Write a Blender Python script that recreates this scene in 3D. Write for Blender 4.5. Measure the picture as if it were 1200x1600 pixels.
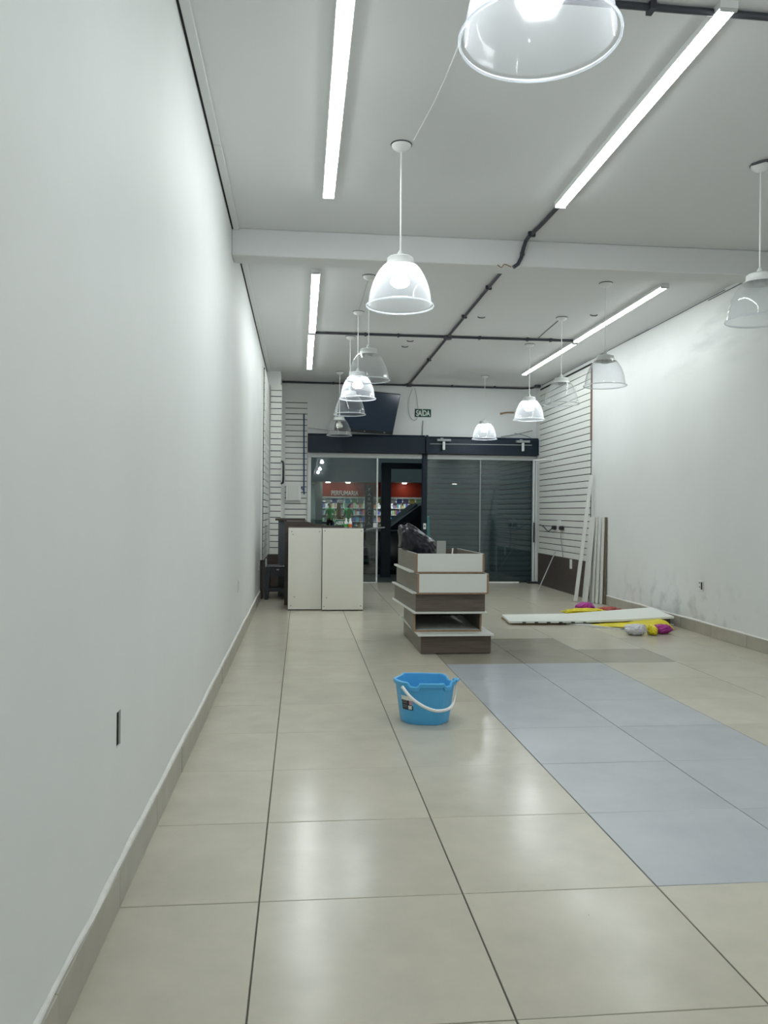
import bpy, bmesh, math, random
from mathutils import Vector, Matrix, noise
random.seed(7)
for o in list(bpy.data.objects): bpy.data.objects.remove(o)
S = bpy.context.scene
COL = S.collection
PI = math.pi

# ---------------------------------------------------------------- camera
cam_d = bpy.data.cameras.new('camera'); cam = bpy.data.objects.new('camera', cam_d); COL.objects.link(cam)
cam_d.sensor_fit = 'VERTICAL'; cam_d.sensor_height = 32.0; cam_d.lens = 1270/1600*32.0
cam_d.clip_start = 0.05; cam_d.clip_end = 300
yaw = math.atan(130/1270); roll = math.radians(0.5)
d = Vector((math.sin(yaw), math.cos(yaw), 0)); r = Vector((math.cos(yaw), -math.sin(yaw), 0)); u = Vector((0, 0, 1))
RR = r*math.cos(roll)+u*math.sin(roll); UU = u*math.cos(roll)-r*math.sin(roll)
m = Matrix.Identity(4)
for i in range(3):
    m[i][0] = RR[i]; m[i][1] = UU[i]; m[i][2] = -d[i]
m[2][3] = 1.13
cam.matrix_world = m
S.camera = cam

# ---------------------------------------------------------------- world (night sky outside) and exposure
W = bpy.data.worlds.new('night'); S.world = W; W.use_nodes = True
bg = W.node_tree.nodes['Background']; bg.inputs[0].default_value = (0.10, 0.135, 0.15, 1); bg.inputs[1].default_value = 0.6
S.view_settings.view_transform = 'Standard'; S.view_settings.look = 'None'
S.view_settings.exposure = 0.70; S.view_settings.gamma = 1.0; S.view_settings.use_curve_mapping = False
TUBE_POWER = 20.0
BULB_POWER = 62.0
LIGHT_COL = (0.955, 1.0, 1.0, 1)

# ---------------------------------------------------------------- materials
MATS = {}
def mat(name, col, rough=0.5, spec=0.5, metal=0.0, var=0.0, scale=4.0, bump=0.0, bscale=30.0, col2=None, stretch=(1,1,1), coat=0.0, emit=None, es=0.0, objrand=0.0, lo=0.35, hi=0.7, rvar=0.0, detail=6.0, speck=False):
    if name in MATS: return MATS[name]
    mt = bpy.data.materials.new(name); mt.use_nodes = True; nt = mt.node_tree; N = nt.nodes; L = nt.links
    b = N['Principled BSDF']
    c = (*col, 1) if len(col) == 3 else col
    b.inputs['Base Color'].default_value = c
    b.inputs['Roughness'].default_value = rough; b.inputs['Specular IOR Level'].default_value = spec
    b.inputs['Metallic'].default_value = metal; b.inputs['Coat Weight'].default_value = coat
    if emit: b.inputs['Emission Color'].default_value = (*emit, 1); b.inputs['Emission Strength'].default_value = es
    if var > 0 or col2 or bump > 0 or objrand > 0 or rvar > 0:
        tc = N.new('ShaderNodeTexCoord'); mp = N.new('ShaderNodeMapping'); mp.inputs['Scale'].default_value = stretch
        L.new(tc.outputs['Object'], mp.inputs['Vector'])
        vec = mp.outputs['Vector']
        if objrand > 0:
            oi = N.new('ShaderNodeObjectInfo'); ad = N.new('ShaderNodeVectorMath'); ad.operation = 'ADD'
            sc = N.new('ShaderNodeVectorMath'); sc.operation = 'SCALE'; sc.inputs[3].default_value = 37.0
            cb = N.new('ShaderNodeCombineXYZ')
            for k in range(3): L.new(oi.outputs['Random'], cb.inputs[k])
            L.new(cb.outputs[0], sc.inputs[0]); L.new(vec, ad.inputs[0]); L.new(sc.outputs[0], ad.inputs[1]); vec = ad.outputs[0]
        last = None
        if col2 or var > 0:
            ns = N.new('ShaderNodeTexNoise'); ns.inputs['Scale'].default_value = scale; ns.inputs['Detail'].default_value = detail; ns.inputs['Roughness'].default_value = 0.6
            L.new(vec, ns.inputs['Vector'])
            rp = N.new('ShaderNodeMapRange'); rp.inputs[1].default_value = lo; rp.inputs[2].default_value = hi
            L.new(ns.outputs['Fac'], rp.inputs[0])
            mx = N.new('ShaderNodeMix'); mx.data_type = 'RGBA'
            c2 = (*col2, 1) if col2 else tuple(min(1, v*(1-var)) for v in c[:3])+(1,)
            mx.inputs[6].default_value = c; mx.inputs[7].default_value = c2
            L.new(rp.outputs[0], mx.inputs[0]); last = mx.outputs[2]
            if rvar > 0:
                rr = N.new('ShaderNodeMapRange'); rr.inputs[1].default_value = 0.3; rr.inputs[2].default_value = 0.7
                rr.inputs[3].default_value = rough-rvar; rr.inputs[4].default_value = rough+rvar
                L.new(ns.outputs['Fac'], rr.inputs[0]); L.new(rr.outputs[0], b.inputs['Roughness'])
        if objrand > 0:
            hs = N.new('ShaderNodeHueSaturation'); mr = N.new('ShaderNodeMapRange')
            mr.inputs[3].default_value = 1-objrand; mr.inputs[4].default_value = 1+objrand
            L.new(oi.outputs['Random'], mr.inputs[0]); L.new(mr.outputs[0], hs.inputs['Value'])
            if last: L.new(last, hs.inputs['Color'])
            else: hs.inputs['Color'].default_value = c
            last = hs.outputs[0]
        if speck:   # scattered grains of dirt
            vo = N.new('ShaderNodeTexVoronoi'); vo.inputs['Scale'].default_value = 3.0; L.new(vec, vo.inputs['Vector'])
            lt = N.new('ShaderNodeMath'); lt.operation = 'LESS_THAN'; lt.inputs[1].default_value = 0.011; L.new(vo.outputs['Distance'], lt.inputs[0])
            ms = N.new('ShaderNodeMix'); ms.data_type = 'RGBA'; ms.inputs[7].default_value = (0.09, 0.08, 0.07, 1)
            L.new(lt.outputs[0], ms.inputs[0]); L.new(last, ms.inputs[6]); last = ms.outputs[2]
        if last: L.new(last, b.inputs['Base Color'])
        if bump > 0:
            n2 = N.new('ShaderNodeTexNoise'); n2.inputs['Scale'].default_value = bscale; n2.inputs['Detail'].default_value = 4
            L.new(vec, n2.inputs['Vector'])
            bp = N.new('ShaderNodeBump'); bp.inputs['Strength'].default_value = bump; bp.inputs['Distance'].default_value = 0.01
            L.new(n2.outputs['Fac'], bp.inputs['Height']); L.new(bp.outputs[0], b.inputs['Normal'])
    MATS[name] = mt; return mt

M_wall = mat('wall paint', (0.78, 0.80, 0.785), 0.55, 0.2, var=0.05, scale=0.9, bump=0.10, bscale=9)
M_ceil = mat('ceiling paint', (0.72, 0.73, 0.725), 0.8, 0.2, var=0.03, scale=0.7, bump=0.05, bscale=12)
M_tile = mat('beige floor tile', (0.56, 0.53, 0.435), 0.22, 0.45, col2=(0.46, 0.435, 0.355), scale=3.2, objrand=0.025, lo=0.35, hi=0.75, bump=0.012, bscale=14, rvar=0.04, speck=True)
M_tileblue = mat('bluish wet floor tile', (0.45, 0.475, 0.50), 0.24, 0.5, col2=(0.40, 0.425, 0.455), scale=3.0, objrand=0.03, bump=0.012, bscale=14, speck=True)
M_tiledark = mat('dull dark floor tile', (0.36, 0.335, 0.265), 0.22, 0.5, col2=(0.30, 0.28, 0.225), scale=3.0, objrand=0.03, bump=0.012, bscale=14)
M_grout = mat('grey grout', (0.16, 0.155, 0.135), 0.9, 0.2, var=0.3, scale=8)
M_skirt = mat('skirting tile', (0.43, 0.41, 0.345), 0.35, 0.5, col2=(0.36, 0.34, 0.285), scale=6, objrand=0.04)
M_plaster = mat('rough white plaster', (0.78, 0.78, 0.74), 0.8, 0.3, var=0.1, scale=20, bump=0.4, bscale=40)
M_white = mat('white enamel', (0.80, 0.81, 0.80), 0.35, 0.5)
M_whitelam = mat('white laminate', (0.70, 0.72, 0.68), 0.35, 0.5, var=0.03, scale=2)
M_cream = mat('cream laminate', (0.80, 0.79, 0.71), 0.4, 0.4, var=0.04, scale=3)
M_slat = mat('white slatwall', (0.74, 0.76, 0.72), 0.45, 0.3, objrand=0.03)
M_groove = mat('slatwall groove', (0.03, 0.03, 0.03), 0.8, 0.2)
M_woodd = mat('dark oak laminate', (0.155, 0.12, 0.10), 0.45, 0.4, col2=(0.085, 0.066, 0.055), scale=6, stretch=(0.5, 1, 14), lo=0.3, hi=0.7)
M_wooddY = mat('dark oak laminate lengthwise', (0.205, 0.185, 0.15), 0.45, 0.4, col2=(0.135, 0.12, 0.095), scale=6, stretch=(1, 0.5, 14), lo=0.3, hi=0.7)
M_brown = mat('brown lower panel', (0.085, 0.068, 0.058), 0.5, 0.4, col2=(0.06, 0.048, 0.042), scale=6, stretch=(1, 1, 10))
M_mdf = mat('raw fibreboard edge', (0.34, 0.235, 0.15), 0.8, 0.2, var=0.25, scale=60)
M_black = mat('black plastic', (0.018, 0.02, 0.024), 0.4, 0.5)
M_stool = mat('black moulded plastic', (0.035, 0.04, 0.047), 0.42, 0.5)
M_conduit = mat('black conduit', (0.045, 0.05, 0.06), 0.5, 0.4)
M_navy = mat('navy painted steel', (0.008, 0.018, 0.032), 0.5, 0.3, var=0.2, scale=5)
M_shutter = mat('dark grey shutter steel', (0.072, 0.105, 0.125), 0.45, 0.4, objrand=0.12)
M_alu = mat('white aluminium', (0.66, 0.69, 0.68), 0.35, 0.5)
M_grey = mat('grey steel', (0.28, 0.30, 0.31), 0.45, 0.5)
M_tv = mat('television screen', (0.012, 0.028, 0.055), 0.22, 0.5)
M_tvb = mat('television bezel', (0.012, 0.015, 0.02), 0.35, 0.5)
M_exit = mat('exit sign green', (0.0, 0.055, 0.035), 0.5, 0.3)
M_sign = mat('sign white', (0.8, 0.85, 0.8), 0.5, 0.3)
M_bucket = mat('blue plastic', (0.085, 0.43, 0.78), 0.35, 0.5)
M_bag = mat('black plastic film', (0.010, 0.011, 0.017), 0.34, 0.3)
M_yellow = mat('yellow film', (0.78, 0.66, 0.02), 0.45, 0.4, var=0.2, scale=12, bump=0.3, bscale=25)
M_pink = mat('magenta film', (0.42, 0.03, 0.30), 0.4, 0.4, var=0.3, scale=14)
M_whitefilm = mat('white plastic film', (0.62, 0.62, 0.66), 0.4, 0.4, bump=0.3, bscale=30)
M_teal = mat('teal painted handle', (0.06, 0.26, 0.27), 0.4, 0.5)
M_blue = mat('blue cable', (0.02, 0.06, 0.15), 0.5, 0.4)
M_cable = mat('grey cable', (0.42, 0.44, 0.43), 0.6, 0.3)
M_brick = mat('broken brick', (0.045, 0.034, 0.03), 0.95, 0.1, var=0.6, scale=60, bump=0.8, bscale=80)
M_asphalt = mat('asphalt', (0.035, 0.037, 0.04), 0.8, 0.3, var=0.3, scale=3)
M_pave = mat('pavement concrete', (0.10, 0.105, 0.10), 0.8, 0.3, var=0.3, scale=3)
M_car = mat('dark car paint', (0.012, 0.014, 0.018), 0.22, 0.6)
M_carglass = mat('car glass', (0.012, 0.016, 0.018), 0.08, 0.7)
M_tyre = mat('tyre rubber', (0.012, 0.012, 0.012), 0.9, 0.2)
M_rim = mat('wheel rim', (0.25, 0.26, 0.27), 0.35, 0.5, metal=0.7)
M_red = mat('red fascia', (0.42, 0.05, 0.025), 0.5, 0.3)
M_facade = mat('pharmacy facade', (0.42, 0.48, 0.46), 0.8, 0.3, var=0.1, scale=1)
M_facadegreen = mat('dark green pillar', (0.03, 0.06, 0.05), 0.6, 0.3)
M_shirt = mat('green shirt', (0.03, 0.50, 0.08), 0.8, 0.2)
M_trouser = mat('dark trousers', (0.02, 0.022, 0.03), 0.85, 0.2)
M_skin = mat('skin', (0.30, 0.17, 0.11), 0.6, 0.3)
M_hair = mat('black hair', (0.012, 0.01, 0.01), 0.6, 0.3)
M_orange = mat('orange liquid', (0.75, 0.16, 0.03), 0.3, 0.5)
M_green = mat('green liquid', (0.10, 0.45, 0.08), 0.3, 0.5)
M_bulboff = mat('unlit bulb', (0.80, 0.80, 0.70), 0.3, 0.5)
M_socket = mat('white socket', (0.55, 0.57, 0.56), 0.5, 0.4)
M_print = mat('black print', (0.03, 0.025, 0.04), 0.5, 0.4)
M_pinkprint = mat('pink print', (0.55, 0.35, 0.5), 0.5, 0.4)

def emis(name, col, s):
    mt = bpy.data.materials.new(name); mt.use_nodes = True; nt = mt.node_tree
    b = nt.nodes['Principled BSDF']; b.inputs['Base Color'].default_value = (0.8, 0.8, 0.8, 1)
    b.inputs['Emission Color'].default_value = col; b.inputs['Emission Strength'].default_value = s
    return mt
M_tube = emis('lit tube diffuser', LIGHT_COL, TUBE_POWER)
M_bulb = emis('lit bulb', (0.9, 0.96, 1.0, 1), BULB_POWER)
M_down = emis('downlight lens', (1.0, 0.93, 0.82, 1), 12.0)
M_panel = emis('shop ceiling light', (0.9, 1.0, 1.0, 1), 7.0)

def clear(name, tint, body, fac, edge, gloss_rough=0.03, gloss=0.06, ior=1.45, transl=True):
    """thin clear sheet: straight transmission + some milky body + mirror reflection by Fresnel"""
    mt = bpy.data.materials.new(name); mt.use_nodes = True; nt = mt.node_tree; N = nt.nodes; L = nt.links
    N.clear(); out = N.new('ShaderNodeOutputMaterial')
    tr = N.new('ShaderNodeBsdfTransparent'); tr.inputs[0].default_value = (*tint, 1)
    last = tr.outputs[0]
    if fac > 0:
        df = N.new('ShaderNodeBsdfDiffuse'); df.inputs[0].default_value = (*body, 1)
        tl = N.new('ShaderNodeBsdfTranslucent'); tl.inputs[0].default_value = (*body, 1)
        ms = N.new('ShaderNodeMixShader'); ms.inputs[0].default_value = 0.5
        L.new(df.outputs[0], ms.inputs[1]); L.new(tl.outputs[0], ms.inputs[2])
        lw = N.new('ShaderNodeLayerWeight'); lw.inputs[0].default_value = 0.5
        mr = N.new('ShaderNodeMapRange'); mr.inputs[3].default_value = fac; mr.inputs[4].default_value = edge
        pw = N.new('ShaderNodeMath'); pw.operation = 'POWER'; pw.inputs[1].default_value = 2.0
        L.new(lw.outputs['Facing'], pw.inputs[0]); L.new(pw.outputs[0], mr.inputs[0])
        m1 = N.new('ShaderNodeMixShader'); L.new(mr.outputs[0], m1.inputs[0]); L.new(last, m1.inputs[1]); L.new(ms.outputs[0], m1.inputs[2]); last = m1.outputs[0]
    gl = N.new('ShaderNodeBsdfGlossy'); gl.inputs['Roughness'].default_value = gloss_rough
    lf = N.new('ShaderNodeLayerWeight'); lf.inputs[0].default_value = 0.5
    p5 = N.new('ShaderNodeMath'); p5.operation = 'POWER'; p5.inputs[1].default_value = 5.0; L.new(lf.outputs['Facing'], p5.inputs[0])
    fr = N.new('ShaderNodeMapRange'); fr.inputs[3].default_value = gloss; fr.inputs[4].default_value = 0.8; L.new(p5.outputs[0], fr.inputs[0])
    m2 = N.new('ShaderNodeMixShader'); L.new(fr.outputs[0], m2.inputs[0]); L.new(last, m2.inputs[1]); L.new(gl.outputs[0], m2.inputs[2])
    L.new(m2.outputs[0], out.inputs[0]); return mt
M_shade = clear('clear ribbed acrylic', (0.95, 0.96, 0.97), (0.88, 0.90, 0.93), 0.06, 0.40, 0.08, gloss=0.05)
M_cap = mat('light grey moulded cap', (0.62, 0.64, 0.63), 0.4, 0.4)
M_rimw = clear('milky acrylic rim', (0.9, 0.92, 0.94), (0.9, 0.92, 0.94), 0.5, 0.8, 0.1)
M_glass = clear('greenish shop glass', (0.80, 0.86, 0.85), (0.5, 0.5, 0.5), 0.0, 0.0, 0.01, gloss=0.075)

# right wall: same paint with damp stains low down near the fallen boards
def stain_wall():
    mt = M_wall.copy(); mt.name = 'stained wall paint'; nt = mt.node_tree; N = nt.nodes; L = nt.links
    b = N['Principled BSDF']; src = b.inputs['Base Color'].links[0].from_socket
    g = N.new('ShaderNodeNewGeometry'); sp = N.new('ShaderNodeSeparateXYZ'); L.new(g.outputs['Position'], sp.inputs[0])
    def mr(sock, a, bb, c, dd):
        q = N.new('ShaderNodeMapRange'); q.inputs[1].default_value = a; q.inputs[2].default_value = bb; q.inputs[3].default_value = c; q.inputs[4].default_value = dd
        L.new(sock, q.inputs[0]); return q.outputs[0]
    def mul(a, bb):
        q = N.new('ShaderNodeMath'); q.operation = 'MULTIPLY'; L.new(a, q.inputs[0]); L.new(bb, q.inputs[1]); return q.outputs[0]
    ns = N.new('ShaderNodeTexNoise'); ns.inputs['Scale'].default_value = 5.5; ns.inputs['Detail'].default_value = 7; L.new(g.outputs['Position'], ns.inputs['Vector'])
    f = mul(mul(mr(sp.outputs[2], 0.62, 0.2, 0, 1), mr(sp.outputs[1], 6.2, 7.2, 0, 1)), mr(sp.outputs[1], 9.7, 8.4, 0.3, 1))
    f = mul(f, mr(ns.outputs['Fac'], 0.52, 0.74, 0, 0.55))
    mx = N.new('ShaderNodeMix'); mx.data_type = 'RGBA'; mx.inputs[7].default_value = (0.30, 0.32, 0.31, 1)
    L.new(f, mx.inputs[0]); L.new(src, mx.inputs[6])
    # scuffs under the ceiling
    n2 = N.new('ShaderNodeTexNoise'); n2.inputs['Scale'].default_value = 2.5; n2.inputs['Detail'].default_value = 8
    mp = N.new('ShaderNodeMapping'); mp.inputs['Scale'].default_value = (1, 0.5, 2.2); L.new(g.outputs['Position'], mp.inputs[0]); L.new(mp.outputs[0], n2.inputs['Vector'])
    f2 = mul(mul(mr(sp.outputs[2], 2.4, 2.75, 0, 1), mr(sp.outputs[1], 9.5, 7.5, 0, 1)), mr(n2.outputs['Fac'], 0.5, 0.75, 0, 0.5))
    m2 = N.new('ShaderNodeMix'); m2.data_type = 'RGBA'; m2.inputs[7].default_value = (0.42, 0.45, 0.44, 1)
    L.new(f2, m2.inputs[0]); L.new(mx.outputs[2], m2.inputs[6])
    L.new(m2.outputs[2], b.inputs['Base Color']); return mt
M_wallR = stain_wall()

# ---------------------------------------------------------------- object helpers (world coordinates in, local meshes out)
def worg(p):
    v = Vector((0, 0, 0))
    while p: v += p.location; p = p.parent
    return v
def tag(o, label=None, cat=None, group=None, kind=None):
    if label: o['label'] = label
    if cat: o['category'] = cat
    if group: o['group'] = group
    if kind: o['kind'] = kind
    return o
def thing(name, loc, label=None, cat=None, group=None, kind=None):
    o = bpy.data.objects.new(name, None); o.empty_display_size = 0.1; COL.objects.link(o); o.location = loc
    return tag(o, label, cat, group, kind)
def link(name, me, loc, parent=None):
    o = bpy.data.objects.new(name, me); COL.objects.link(o); o.parent = parent
    o.location = Vector(loc)-worg(parent); return o
def mk(name, vs, fs, mt, parent=None, smooth=False, bevel=0.0, seg=1, mats=None, fm=None):
    vs = [Vector(v) for v in vs]
    lo = [min(v[i] for v in vs) for i in range(3)]; hi = [max(v[i] for v in vs) for i in range(3)]
    base = Vector(((lo[0]+hi[0])/2, (lo[1]+hi[1])/2, lo[2]))
    me = bpy.data.meshes.new(name); me.from_pydata([v-base for v in vs], [], fs)
    for x in (mats or [mt]): me.materials.append(x)
    if fm: me.polygons.foreach_set('material_index', fm)
    bm = bmesh.new(); bm.from_mesh(me)
    bmesh.ops.recalc_face_normals(bm, faces=bm.faces)
    if bevel > 0:
        es = [e for e in bm.edges if len(e.link_faces) == 2 and e.calc_face_angle(0) > 0.5]
        bmesh.ops.bevel(bm, geom=es, offset=bevel, segments=seg, affect='EDGES', profile=0.6)
    bm.to_mesh(me); bm.free()
    if smooth:
        me.polygons.foreach_set('use_smooth', [True]*len(me.polygons))
        try: me.set_sharp_from_angle(angle=math.radians(40))
        except Exception: pass
    return link(name, me, base, parent)
BF = [(0,1,2,3), (7,6,5,4), (0,4,5,1), (1,5,6,2), (2,6,7,3), (3,7,4,0)]
def bv(x0, x1, y0, y1, z0, z1): return [(x0,y0,z0), (x1,y0,z0), (x1,y1,z0), (x0,y1,z0), (x0,y0,z1), (x1,y0,z1), (x1,y1,z1), (x0,y1,z1)]
def box(name, x0, x1, y0, y1, z0, z1, mt, parent=None, bevel=0.0): return mk(name, bv(x0,x1,y0,y1,z0,z1), BF, mt, parent, bevel=bevel)
def boxes(name, lst, mt, parent=None):
    vs = []; fs = []
    for b in lst:
        n = len(vs); vs += bv(*b); fs += [tuple(i+n for i in f) for f in BF]
    return mk(name, vs, fs, mt, parent)
def hexa(name, bot, top, mt, parent=None, bevel=0.0): return mk(name, list(bot)+list(top), BF, mt, parent, bevel=bevel)
def prism(name, poly, axis, a, b, mt, parent=None, bevel=0.0):
    """polygon extruded along an axis: axis 'y' -> poly in (x,z); 'x' -> (y,z); 'z' -> (x,y)"""
    def P(p, t): return (p[0], t, p[1]) if axis == 'y' else ((t, p[0], p[1]) if axis == 'x' else (p[0], p[1], t))
    n = len(poly); vs = [P(p, a) for p in poly]+[P(p, b) for p in poly]
    fs = [tuple(range(n)), tuple(range(2*n-1, n-1, -1))]+[(i, (i+1) % n, n+(i+1) % n, n+i) for i in range(n)]
    return mk(name, vs, fs, mt, parent, bevel=bevel)
def tubemesh(pts, rad, seg=8, caps=True):
    pts = [Vector(p) for p in pts]; vs = []; fs = []; n = len(pts)
    rads = rad if isinstance(rad, (list, tuple)) else [rad]*n
    ref = None
    for i, p in enumerate(pts):
        t = (pts[min(i+1, n-1)]-pts[max(i-1, 0)]).normalized()
        if ref is None: ref = t.orthogonal().normalized()
        ref = (ref-t*ref.dot(t)).normalized(); q = t.cross(ref)
        for k in range(seg):
            a = 2*PI*k/seg; vs.append(p+(ref*math.cos(a)+q*math.sin(a))*rads[i])
    for i in range(n-1):
        for k in range(seg): fs.append((i*seg+k, i*seg+(k+1) % seg, (i+1)*seg+(k+1) % seg, (i+1)*seg+k))
    if caps: fs += [tuple(range(seg-1, -1, -1)), tuple(range((n-1)*seg, n*seg))]
    return vs, fs
def tube(name, pts, rad, mt, parent=None, seg=8):
    vs, fs = tubemesh(pts, rad, seg); return mk(name, vs, fs, mt, parent, smooth=True)
def curve(ctrl, n=6):
    """Catmull-Rom through the control points"""
    P = [Vector(c) for c in ctrl]; P = [P[0]*2-P[1]]+P+[P[-1]*2-P[-2]]; out = []
    for i in range(1, len(P)-2):
        a, b, c, e = P[i-1:i+3]
        for k in range(n):
            t = k/n; out.append(0.5*((2*b)+(c-a)*t+(2*a-5*b+4*c-e)*t*t+(3*b-a-3*c+e)*t**3))
    return out+[P[-2]]
def lathe(name, prof, cx, cy, z0, mt, parent=None, seg=24, rib=0.0, closed=True):
    vs = []; fs = []; n = len(prof)
    for (rr, z) in prof:
        for k in range(seg):
            a = 2*PI*k/seg; q = rr+(rib*(1 if k % 2 else -1) if rr > 0.02 else 0)
            vs.append((cx+q*math.cos(a), cy+q*math.sin(a), z0+z))
    for i in range(n-1):
        for k in range(seg): fs.append((i*seg+k, i*seg+(k+1) % seg, (i+1)*seg+(k+1) % seg, (i+1)*seg+k))
    if closed: fs += [tuple(range(seg-1, -1, -1)), tuple(range((n-1)*seg, n*seg))]
    return mk(name, vs, fs, mt, parent, smooth=True)
def text(name, s, size, loc, rot, mt, parent=None, ext=0.002, width=None, align='CENTER'):
    c = bpy.data.curves.new(name, 'FONT'); c.body = s; c.size = size; c.extrude = ext; c.align_x = align; c.align_y = 'CENTER'; c.offset = 0.02*size
    t = bpy.data.objects.new('tmp', c); COL.objects.link(t)
    me = bpy.data.meshes.new_from_object(t.evaluated_get(bpy.context.evaluated_depsgraph_get()))
    bpy.data.objects.remove(t); bpy.data.curves.remove(c)
    if width:
        xs = [v.co.x for v in me.vertices]; k = width/(max(xs)-min(xs))
        for v in me.vertices: v.co.x *= k
    me.materials.clear(); me.materials.append(mt); me.name = name
    o = link(name, me, loc, parent); o.rotation_euler = rot; return o
def dup(o, parent, loc):
    c = o.copy(); COL.objects.link(c); c.parent = parent; c.location = Vector(loc)-worg(parent); return c

# ---------------------------------------------------------------- room shell
XL, XR, YB, YF, ZC = -0.515, 3.80, 12.92, -2.43, 3.18
fl = box('floor', XL-0.1, XR+0.1, YF-0.1, 13.05, -0.12, -0.004, M_grout); tag(fl, 'beige tiled shop floor with glossy square tiles', 'floor', kind='structure')
xe = [XL]+[-0.11+0.598*k for k in range(7)]+[XR]
ye = [2.373+0.6*k for k in range(-8, 18)]+[12.98]
tcache = {}
def floor_tile(x0, x1, y0, y1, mt):
    key = (round(x1-x0, 3), round(y1-y0, 3), mt.name)
    if key not in tcache:
        w, h = (x1-x0)/2-0.0022, (y1-y0)/2-0.0016; bb = 0.0012
        vs = [(-w,-h,-0.008), (w,-h,-0.008), (w,h,-0.008), (-w,h,-0.008), (-w,-h,-bb), (w,-h,-bb), (w,h,-bb), (-w,h,-bb), (-w+bb,-h+bb,0), (w-bb,-h+bb,0), (w-bb,h-bb,0), (-w+bb,h-bb,0)]
        fs = [(8,9,10,11)]+[(a, (a+1) % 4, 4+(a+1) % 4, 4+a) for a in range(4)]+[(4+a, 4+(a+1) % 4, 8+(a+1) % 4, 8+a) for a in range(4)]
        me = bpy.data.meshes.new('floor_tile'); me.from_pydata(vs, [], fs); me.materials.append(mt); tcache[key] = me
    return link('floor_tile', tcache[key], ((x0+x1)/2, (y0+y1)/2, random.uniform(-0.0004, 0.0004)), fl)
for j in range(len(ye)-1):
    for i in range(len(xe)-1):
        mt = M_tile; k = j-8
        if i in (3, 4) and 0 <= k < 6: mt = M_tileblue
        elif (i in (3, 4, 5) and k == 6) or (i in (3, 4) and k == 7): mt = M_tiledark
        t = floor_tile(xe[i], xe[i+1], ye[j], ye[j+1], mt)
        if mt is M_tileblue: t['label'] = 'bluish grey floor tile'
        if mt is M_tiledark: t['label'] = 'duller darker floor tile'

# left wall with a cut-out hole for a missing outlet
hy0, hy1, hz0, hz1 = 2.372, 2.426, 0.450, 0.552
wl = boxes('wall_left', [(XL-0.12, XL, YF, hy0, 0, ZC), (XL-0.12, XL, hy1, 13.0, 0, ZC), (XL-0.12, XL, hy0, hy1, 0, hz0), (XL-0.12, XL, hy0, hy1, hz1, ZC)], M_wall)
tag(wl, 'long plain white painted wall on the left', 'wall', kind='structure')
hb = mk('outlet_hole', bv(XL-0.06, XL-0.006, hy0, hy1, hz0, hz1), BF, M_brick, wl); hb['label'] = 'dark rough hole cut for an outlet'
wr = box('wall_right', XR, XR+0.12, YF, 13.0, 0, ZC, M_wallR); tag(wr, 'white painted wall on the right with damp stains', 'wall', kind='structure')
wf = box('wall_front', XL-0.12, XR+0.12, YF-0.12, YF, 0, ZC, M_wall); tag(wf, 'white wall behind the viewer', 'wall', kind='structure')
wb = boxes('wall_back', [(XL-0.12, 0.10, YB, YB+0.14, 0, ZC), (0.10, 3.85, YB, YB+0.14, 2.06, ZC), (3.82, XR+0.12, YB, YB+0.14, 0, ZC)], M_wall)
tag(wb, 'white end wall above the glass shopfront', 'wall', kind='structure')
ce = box('ceiling', XL-0.12, XR+0.12, YF-0.12, 13.06, ZC, ZC+0.12, M_ceil); tag(ce, 'flat white painted ceiling', 'ceiling', kind='structure')
tr = box('trim_1', XL, XR, 5.97, 6.18, 2.985, ZC, M_ceil, bevel=0.006); tag(tr, 'shallow white beam crossing the ceiling', 'beam', kind='structure')
# edge strip along left wall and ceiling, with a dark crack against the wall
tr2 = thing('trim_2', (XL, 0, ZC), 'narrow white strip along the left wall under ceiling', 'trim', kind='structure')
for a, b in ((YF, 1.4), (1.4, 4.6), (4.6, 5.97), (6.18, 8.9), (8.9, 12.0)):
    box('edge_strip', XL+0.012, XL+0.055, a+0.004, b-0.004, ZC-0.016, ZC-0.0005, M_ceil, tr2, bevel=0.003)
    box('shadow_gap', XL+0.0005, XL+0.012, a, b, ZC-0.010, ZC-0.0005, M_groove, tr2)
tr3 = thing('trim_3', (XR, 8, ZC), 'dark crack line between right wall and ceiling', 'trim', kind='structure')
for a, b, dz in ((6.25, 7.3, 0.03), (7.0, 9.0, 0.012), (8.6, 12.6, 0.010)):
    box('shadow_gap', XR-0.006, XR-0.0005, a, b, ZC-dz-0.006, ZC-dz, M_conduit, tr3)

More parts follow.
